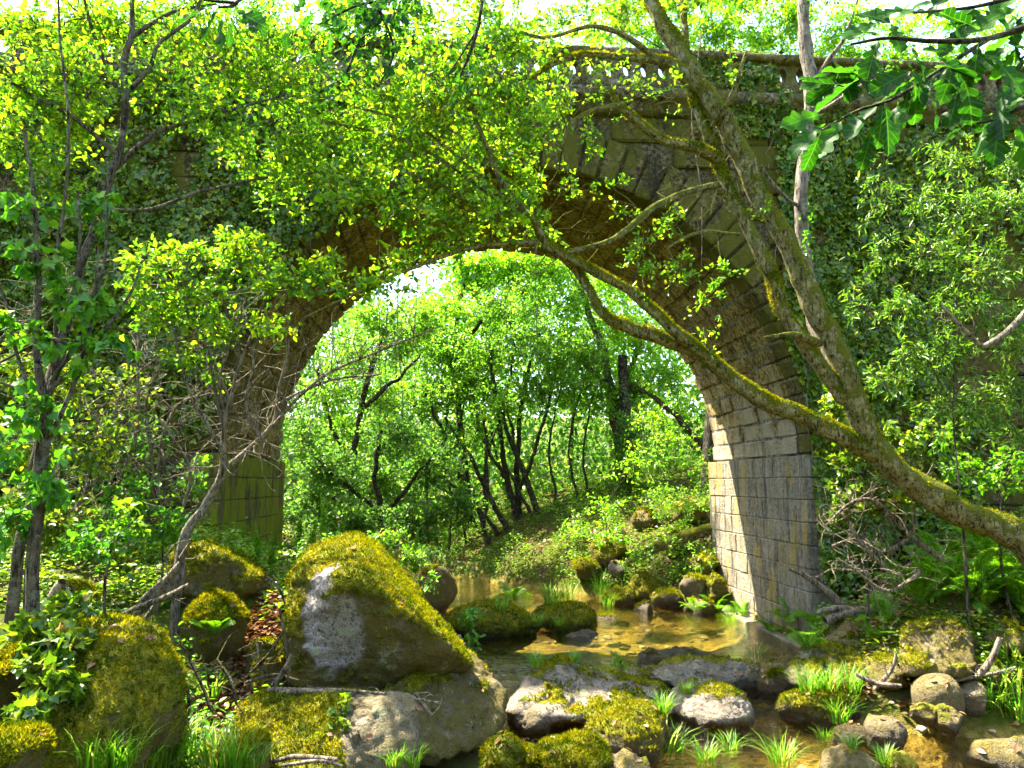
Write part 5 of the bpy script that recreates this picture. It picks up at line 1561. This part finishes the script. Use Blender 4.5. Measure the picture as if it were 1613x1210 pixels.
for px, py, d, s, lab in [
    (1450, 955, 9.4, .75, 'lush fern directly above the large square boulder'), (1525, 945, 9.2, .8, 'lush fern above the right corner of the square boulder'), (1590, 930, 9.0, .8, 'lush fern at the right edge under the tree root'),
    (1400, 985, 9.8, .55, 'bright fern left of the square boulder'), (1480, 900, 10.1, .7, 'fern in the second row above the square boulder'), (1560, 880, 9.8, .7, 'fern just below the leaning trunk base'),
    (1370, 1010, 9.9, .45, 'small fern between square boulder and humped rock'), (1590, 740, 10.0, .7, 'fern high on the bank at the right edge'), (1540, 760, 10.2, .6, 'fern beside the high fern at the right edge'),
    (1250, 985, 12.2, .6, 'shaded fern at the foot of the right pier'), (1215, 1000, 12.4, .5, 'shaded fern at the water edge under the pier'), (1290, 995, 11.6, .6, 'shaded fern nearest the dead branches'),
    (1170, 975, 14.0, .55, 'sunlit fern on the pier footing'), (1130, 965, 15.8, .55, 'sunlit fern left of the pier footing'), (1095, 965, 16.6, .5, 'bright fern among the far bank stones'), (1270, 1025, 11.2, .5, 'dark fern above the low wet rock'),
    (1430, 920, 9.6, .5, 'fern at the left end of the fern bank'), (1500, 920, 9.6, .55, 'fern in the middle of the fern bank'), (1550, 960, 9.0, .5, 'fern hanging over the right shoulder of the square boulder'), (1610, 960, 8.8, .55, 'fern lowest at the right edge'), (1570, 905, 9.4, .55, 'fern in the second row at the right end'), (1380, 970, 10.1, .4, 'little fern beside the bleached fallen branch'), (230, 880, 8.2, .35, 'little fern at the foot of the leaning shrub'), (340, 1000, 7.0, .28, 'tiny fern between the round mossy stone and the leaves'), (250, 960, 7.3, .3, 'tiny fern beneath the driftwood root'), (420, 880, 10.5, .4, 'small fern before the mossy left pier'), (810, 945, 18.2, .6, 'bright fern on the bank behind the yellow mound')]:
    p = support(px, py)
    if p is None or abs(p[1] - d) > 3:
        p = P(px, py, d)
        p[2] = max(height1(p[0], p[1]), 0)
    fern(lab, p, s * p[1] / d, 11 if s > .5 else 8)

# ------------------------------------------------------------------ grass tufts
def tuft_mesh(seed, n=70):
    rr = np.random.default_rng(seed)
    V, F, off = [], [], 0
    for i in range(n):
        a = rr.uniform(0, 2 * math.pi)
        r0 = rr.random() ** .5 * .28
        base = np.array((math.cos(a) * r0, math.sin(a) * r0, -.03))
        a2 = a + rr.normal() * .5
        out = np.array((math.cos(a2), math.sin(a2), 0))
        L, lean = rr.uniform(.5, 1.1), rr.uniform(.15, .85)
        sd = np.array((-out[1], out[0], 0))
        w = rr.uniform(.010, .02)
        t = np.array((0, .35, .7, 1.0))
        sp = base + out * (lean * L * t ** 1.8)[:, None] + np.array((0, 0, 1)) * (L * (t - .45 * lean * t ** 2.4))[:, None]
        ww = w * np.array((.8, 1, .65, .05))
        V.append(np.concatenate([sp - sd * ww[:, None], sp + sd * ww[:, None]]))
        F += [(off + k, off + k + 1, off + 5 + k, off + 4 + k) for k in range(3)]
        off += 8
    return mk_mesh('grass_tuft', np.concatenate(V), [np.array(F)], MAT['grass'])


TUFTS = [tuft_mesh(i, n) for i, n in enumerate((70, 90, 55, 110))]


def tuft(label, c, size, group='grass tufts by the stream'):
    o = link('grass_tuft', TUFTS[RNG.integers(0, 4)], None, tuple(c))
    o.scale = (size * 1.15, size * 1.15, size)
    o.rotation_euler = (0, 0, RNG.uniform(0, 6))
    return tag(o, label, 'grass tuft', group)


for px, py, d, s, lab in [
    (1275, 1090, 8.75, .32, 'grass tuft on the left of the grassy mossy rock'), (1305, 1085, 8.8, .34, 'grass tuft in the middle of the grassy mossy rock'), (1340, 1088, 8.85, .36, 'tall grass tuft at the right of the grassy mossy rock'),
    (1320, 1135, 8.3, .34, 'pale grass tuft hanging below the grassy mossy rock'), (1340, 1180, 7.9, .2, 'small grass tuft left of the stone with the green crown'), (1300, 1165, 8.1, .2, 'small dark grass tuft in the shallows'),
    (1052, 1192, 6.9, .36, 'bright grass tuft at the bottom in front of the wedge rock'), (1112, 1204, 6.7, .24, 'grass tuft at the bottom edge right of the wedge rock'), (1150, 1185, 6.9, .2, 'grass tuft at the bottom edge in midstream'), (1232, 1204, 6.7, .3, 'grass tuft at the bottom edge left of the broad brown stone'),
    (1080, 1092, 9.3, .2, 'small grass tuft between the two pale midstream rocks'), (1045, 1122, 8.7, .26, 'thin grass tuft above the wedge rock'), (1395, 1215, 7.0, .2, 'small grass tuft beside the yellow-green cobble'),
    (1590, 1090, 8.3, .5, 'long grass tuft at the right edge beside the stones'), (1600, 1050, 8.6, .5, 'long grass tuft at the right edge above the stones'), (1605, 1130, 7.9, .45, 'yellow long grass tuft lowest at the right edge'), (1560, 1110, 8.2, .35, 'grass tuft between pale stone and right edge'),
    (870, 950, 16.5, .55, 'bright grass tuft behind the second mossy mound'), (895, 945, 16.6, .5, 'grass tuft right behind the second mossy mound'), (950, 935, 17.4, .6, 'pale arching grass at the left of far bank stones'), (960, 955, 17.0, .45, 'low arching grass at the pool edge by far bank stones'),
    (845, 985, 14.4, .3, 'grass between the yellow mound and the second mound'), (880, 985, 14.3, .25, 'short grass at the toe of the second mound'), (790, 960, 16, .4, 'grass tuft behind the yellow mossy mound'),
    (845, 1050, 10.0, .26, 'arching grass above the left of the midstream rock'), (905, 1042, 10.4, .2, 'dark grass in the pool behind the midstream rock'),
    (230, 1225, 4.7, .3, 'tall grass tuft at the bottom left beside the round boulder'), (285, 1225, 4.8, .3, 'tall grass tuft at the bottom left, second from the boulder'), (340, 1220, 4.9, .3, 'tall grass tuft just left of the squared block'), (190, 1240, 4.6, .26, 'grass tuft at the bottom under the round boulder'), (400, 1240, 5.4, .2, 'low grass under the left end of the squared block'),
    (150, 1215, 4.8, .3, 'grass tuft at the bottom left against the ivy'), (310, 1190, 5.3, .3, 'grass tuft rising behind the bottom left grass'), (260, 1200, 5.1, .34, 'broad grass tuft among the bottom left grass'), (370, 1230, 5.2, .28, 'grass tuft at the bottom just before the squared block'), (620, 1220, 6.1, .2, 'grass tuft under the right end of the squared block'), (650, 1235, 6.1, .2, 'grass tuft at the bottom below the dark wedge'),
    (330, 1100, 6.3, .3, 'weak grass in the gap left of the squared block'), (1150, 985, 14.4, .3, 'grass on the edge of the pier footing'), (1190, 1040, 11.2, .3, 'dark grass above the low wet rock')]:
    q = support(px, min(py, 1204))
    if q is None or abs(q[1] - d) > 3.5:
        q = P(px, py, d)
        q[2] = max(height1(q[0], q[1]), -.1)
    tuft(lab, q, s * q[1] / d)

# ------------------------------------------------------------------ foxglove-like spikes, dead wood, hanging vines
for i, (px, py, h, d, lab) in enumerate([(510, 865, 95, 9.8, 'tallest green flower spike behind the huge boulder'), (405, 895, 72, 9.8, 'curved green spike before the mossy pier'), (470, 868, 60, 9.9, 'short green spike left of the tallest spike'), (490, 870, 45, 9.7, 'smallest green spike behind the huge boulder'), (652, 905, 72, 9.8, 'pale dry spike right of the huge boulder crest'), (533, 860, 50, 9.9, 'short green spike right of the tallest spike'), (428, 890, 50, 10.0, 'feathery green spike at the corner of the mossy pier')]):
    b = P(px, py, d)
    root = thing('flower_spike', lab, 'plant', tuple(b), 0, 'flower spikes')
    t = np.linspace(0, 1, 8)
    H_ = h * d / F_PX
    bend = RNG.normal() * .06
    dn = b[2] - height1(b[0], b[1]) + .1
    st = np.column_stack([bend * t ** 2, 0 * t, -dn + (H_ + dn) * t])
    v, f = tube_arrays([(st, np.linspace(.011, .004, 8))], 5)
    link('stalk', mk_mesh('stalk', v, f, MAT['fern'], True), root)
    k = 220
    u = RNG.random(k) ** .8
    pos = np.column_stack([bend * u ** 2, 0 * u, H_ * u])
    a = RNG.uniform(0, 6.28, k)
    dd = np.column_stack([np.cos(a), np.sin(a), np.full(k, .55)])
    v, f = leaf_arrays(pos, dd, rand_unit(k) + np.array((0, 0, 1)), .085 * (1.15 - u), 'lance', 1.7)
    tag(link('leaves', mk_mesh('leaves', v, f, MAT['grass']), root), kind='stuff')


def dead_branch(label, polys, d, nt=0, name='dead_branch', spread=1.0, mat='dead', tw=(.15, .5)):
    b = P(polys[0][0][0], polys[0][0][1], d)
    pl = Plant(name, label, 'dead wood', tuple(b), mat, 'litter', 'dead wood on the banks', trunk_name='stem')
    for i, st in enumerate(polys):
        dd = d + i * .06 * RNG.normal()
        pl.limb([(a, c, dd - .05 * j, q) for j, (a, c, q) in enumerate(st)], sides=8, wob=.03)
    for _ in range(nt):
        s = np.concatenate(pl.skel)
        q = s[RNG.integers(0, len(s))]
        dr = unit((RNG.normal(size=(1, 3)) * np.array((1, .8, .8)) + np.array((-.3, -.1, .35)) * spread))[0]
        Lq = RNG.uniform(*tw)
        e = q[:3] + dr * Lq
        pl.twigs.append((curve_pts([q[:3], (q[:3] + e) / 2 + rand_unit(1)[0] * .18 * Lq, e, e + rand_unit(1)[0] * .3 * Lq], 8), np.linspace(.007, .002, 8)))
    return pl.build()


dead_branch('tangle of bare pale twigs in front of the right pier', [[(1480, 880, 4), (1420, 830, 4), (1380, 790, 3), (1340, 790, 2), (1300, 830, 1.5)], [(1430, 850, 3), (1390, 870, 3), (1350, 850, 2), (1310, 860, 1.5)], [(1400, 900, 3), (1360, 860, 3), (1330, 810, 2)], [(1440, 840, 3), (1440, 790, 2), (1420, 760, 1.5)], [(1450, 900, 3), (1400, 930, 3), (1350, 900, 2), (1320, 880, 1.5)]], 9.9, 170, name='brushwood')
dead_branch('thick bleached fallen branch below the right pier', [[(1420, 955, 9), (1370, 962, 9), (1330, 965, 8), (1300, 978, 6)], [(1335, 962, 7), (1300, 930, 6), (1265, 905, 4), (1245, 898, 2)], [(1345, 960, 5), (1305, 958, 5), (1285, 965, 3)], [(1320, 945, 4), (1298, 920, 3), (1292, 895, 2)]], 10.6, 8, tw=(.08, .25))
dead_branch('small heap of broken sticks under the large square boulder', [[(1350, 1062, 3), (1385, 1078, 4), (1420, 1082, 3)], [(1375, 1085, 3), (1400, 1060, 3), (1410, 1030, 2)], [(1540, 1065, 5), (1560, 1040, 5), (1575, 1005, 4)], [(1500, 1075, 3), (1560, 1062, 3), (1600, 1050, 2)]], 8.7, 14, tw=(.08, .3))
dead_branch('long dead sticks lying above the squared mossy block', [[(370, 1118, 4), (430, 1095, 5), (490, 1088, 4), (560, 1092, 3)], [(420, 1090, 4), (520, 1088, 3), (600, 1092, 2), (690, 1108, 1.5)], [(655, 1095, 3), (665, 1110, 3), (680, 1128, 2)], [(430, 1078, 4), (450, 1050, 4), (458, 1030, 2)]], 6.7, 10, tw=(.08, .25))
dead_branch('loose dead twigs among fallen leaves beside the huge boulder', [[(395, 1060, 2.5), (425, 1030, 2.5), (450, 990, 2)], [(405, 1010, 2.5), (412, 1045, 2.5), (430, 1075, 2)], [(440, 960, 2), (448, 1010, 2.5), (455, 1060, 2)], [(385, 1075, 2), (430, 1062, 2.5), (470, 1072, 1.5)], [(420, 905, 2), (440, 925, 2), (452, 960, 1.5)]], 7.35, 22, mat='bark', tw=(.06, .22))
dead_branch('bare roots and twigs hanging between the left mossy stones', [[(300, 1040, 3), (320, 1080, 2.5), (335, 1120, 2)], [(285, 1060, 2.5), (300, 1100, 2.5), (290, 1150, 2)], [(340, 1040, 2), (365, 1075, 2.5), (372, 1110, 2)]], 6.5, 24, mat='bark_dark', tw=(.1, .35))
dead_branch('pale dead sticks in the grass at the bottom left', [[(430, 1200, 3), (470, 1192, 4), (530, 1196, 3)], [(445, 1207, 3), (500, 1200, 3), (540, 1207, 2)]], 5.9, 2, tw=(.08, .15))
dead_branch('weathered driftwood root stump left of the flat mossy rock', [[(195, 985, 4), (235, 950, 6), (262, 915, 7), (288, 885, 6)], [(205, 965, 3), (240, 930, 5), (280, 898, 5)], [(180, 978, 3), (215, 958, 4), (270, 938, 5), (300, 922, 3)], [(282, 885, 6), (265, 925, 6), (240, 962, 4), (215, 988, 2)], [(285, 880, 4), (295, 862, 3), (300, 850, 1.5)]], 7.7, 14, mat='bark_pale', tw=(.08, .3))
dead_branch('small broken stump with pale wood at the far left', [[(75, 970, 14), (90, 935, 12), (100, 915, 7)], [(95, 945, 8), (110, 930, 6)]], 7.0, 4, tw=(.05, .15))
dead_branch('mossy fallen log on the far bank by the pier', [[(985, 890, 6), (1030, 865, 8), (1080, 845, 9), (1130, 830, 9)]], 18.2, 3, name='fallen_log', mat='bark_moss')
dead_branch('forked bare branch reaching in from the right edge', [[(1640, 460, 5), (1600, 510, 5), (1560, 540, 5), (1545, 543, 4), (1520, 520, 3), (1480, 480, 2)]], 8.6, 5, mat='bark_pale')
dead_branch('thicket of bare grey stems on the left bank', [[(150, 860, 3), (190, 760, 3), (215, 660, 3), (220, 520, 2), (235, 400, 1.5)], [(200, 860, 3), (240, 760, 3), (230, 640, 2), (260, 560, 1.5)], [(120, 800, 3), (170, 720, 3), (190, 620, 2), (250, 560, 1.5)], [(260, 840, 3), (250, 720, 3), (280, 640, 2), (330, 620, 1.5)], [(100, 780, 3), (60, 700, 2), (30, 640, 1.5)], [(280, 820, 3), (300, 740, 2), (250, 660, 1.5)], [(30, 560, 3), (60, 480, 2), (120, 430, 1.5)], [(180, 700, 3), (140, 640, 2), (100, 600, 1.5)]], 9.0, 260, name='brushwood', mat='bark_pale', tw=(.25, .9))
for i, (px, y0, y1, d, lab) in enumerate([(632, 590, 745, 13.2, 'thin yellow-green vine trailing lowest at the left of the arch'), (618, 560, 700, 13.4, 'thin vine beside the lowest trailing vine under the arch'), (845, 560, 720, 13.0, 'thin vine hanging in the middle of the arch'), (600, 520, 690, 13.0, 'thin vine hanging at the left under the arch'), (1105, 250, 420, 9.6, 'long bare vine hanging before the right haunch of the arch'), (660, 540, 650, 13.5, 'short thin vine hanging left of the middle of the arch')]):
    top = P(px, y0 - 200, d)
    dz = SPRING + math.sqrt(max(.1, R_IN ** 2 - (top[0] - .15) ** 2))
    a, e = np.array((top[0], d, min(top[2], dz - .02) if i != 4 else top[2])), P(px + RNG.normal() * 8, y1, d)
    pl = Plant('hanging_vine', lab, 'vine', tuple(a), 'bark_pale', 'leaf_yellow', 'vines hanging in the arch', trunk_name='stem')
    pl.limb_w([a, (a * 2 + e) / 3 + RNG.normal(size=3) * .06, (a + e * 2) / 3 + RNG.normal(size=3) * .06, e], [.008, .008, .007, .004], sides=5, n=24)
    if i not in (4,):
        pl.pad_w(e + np.array((0, 0, .35)), (.1, .1, .45), 26, .05, twig=False)
        pl.pad_w(e + np.array((0, 0, 1.2)), (.08, .1, .5), 14, .045, twig=False)
    pl.build()
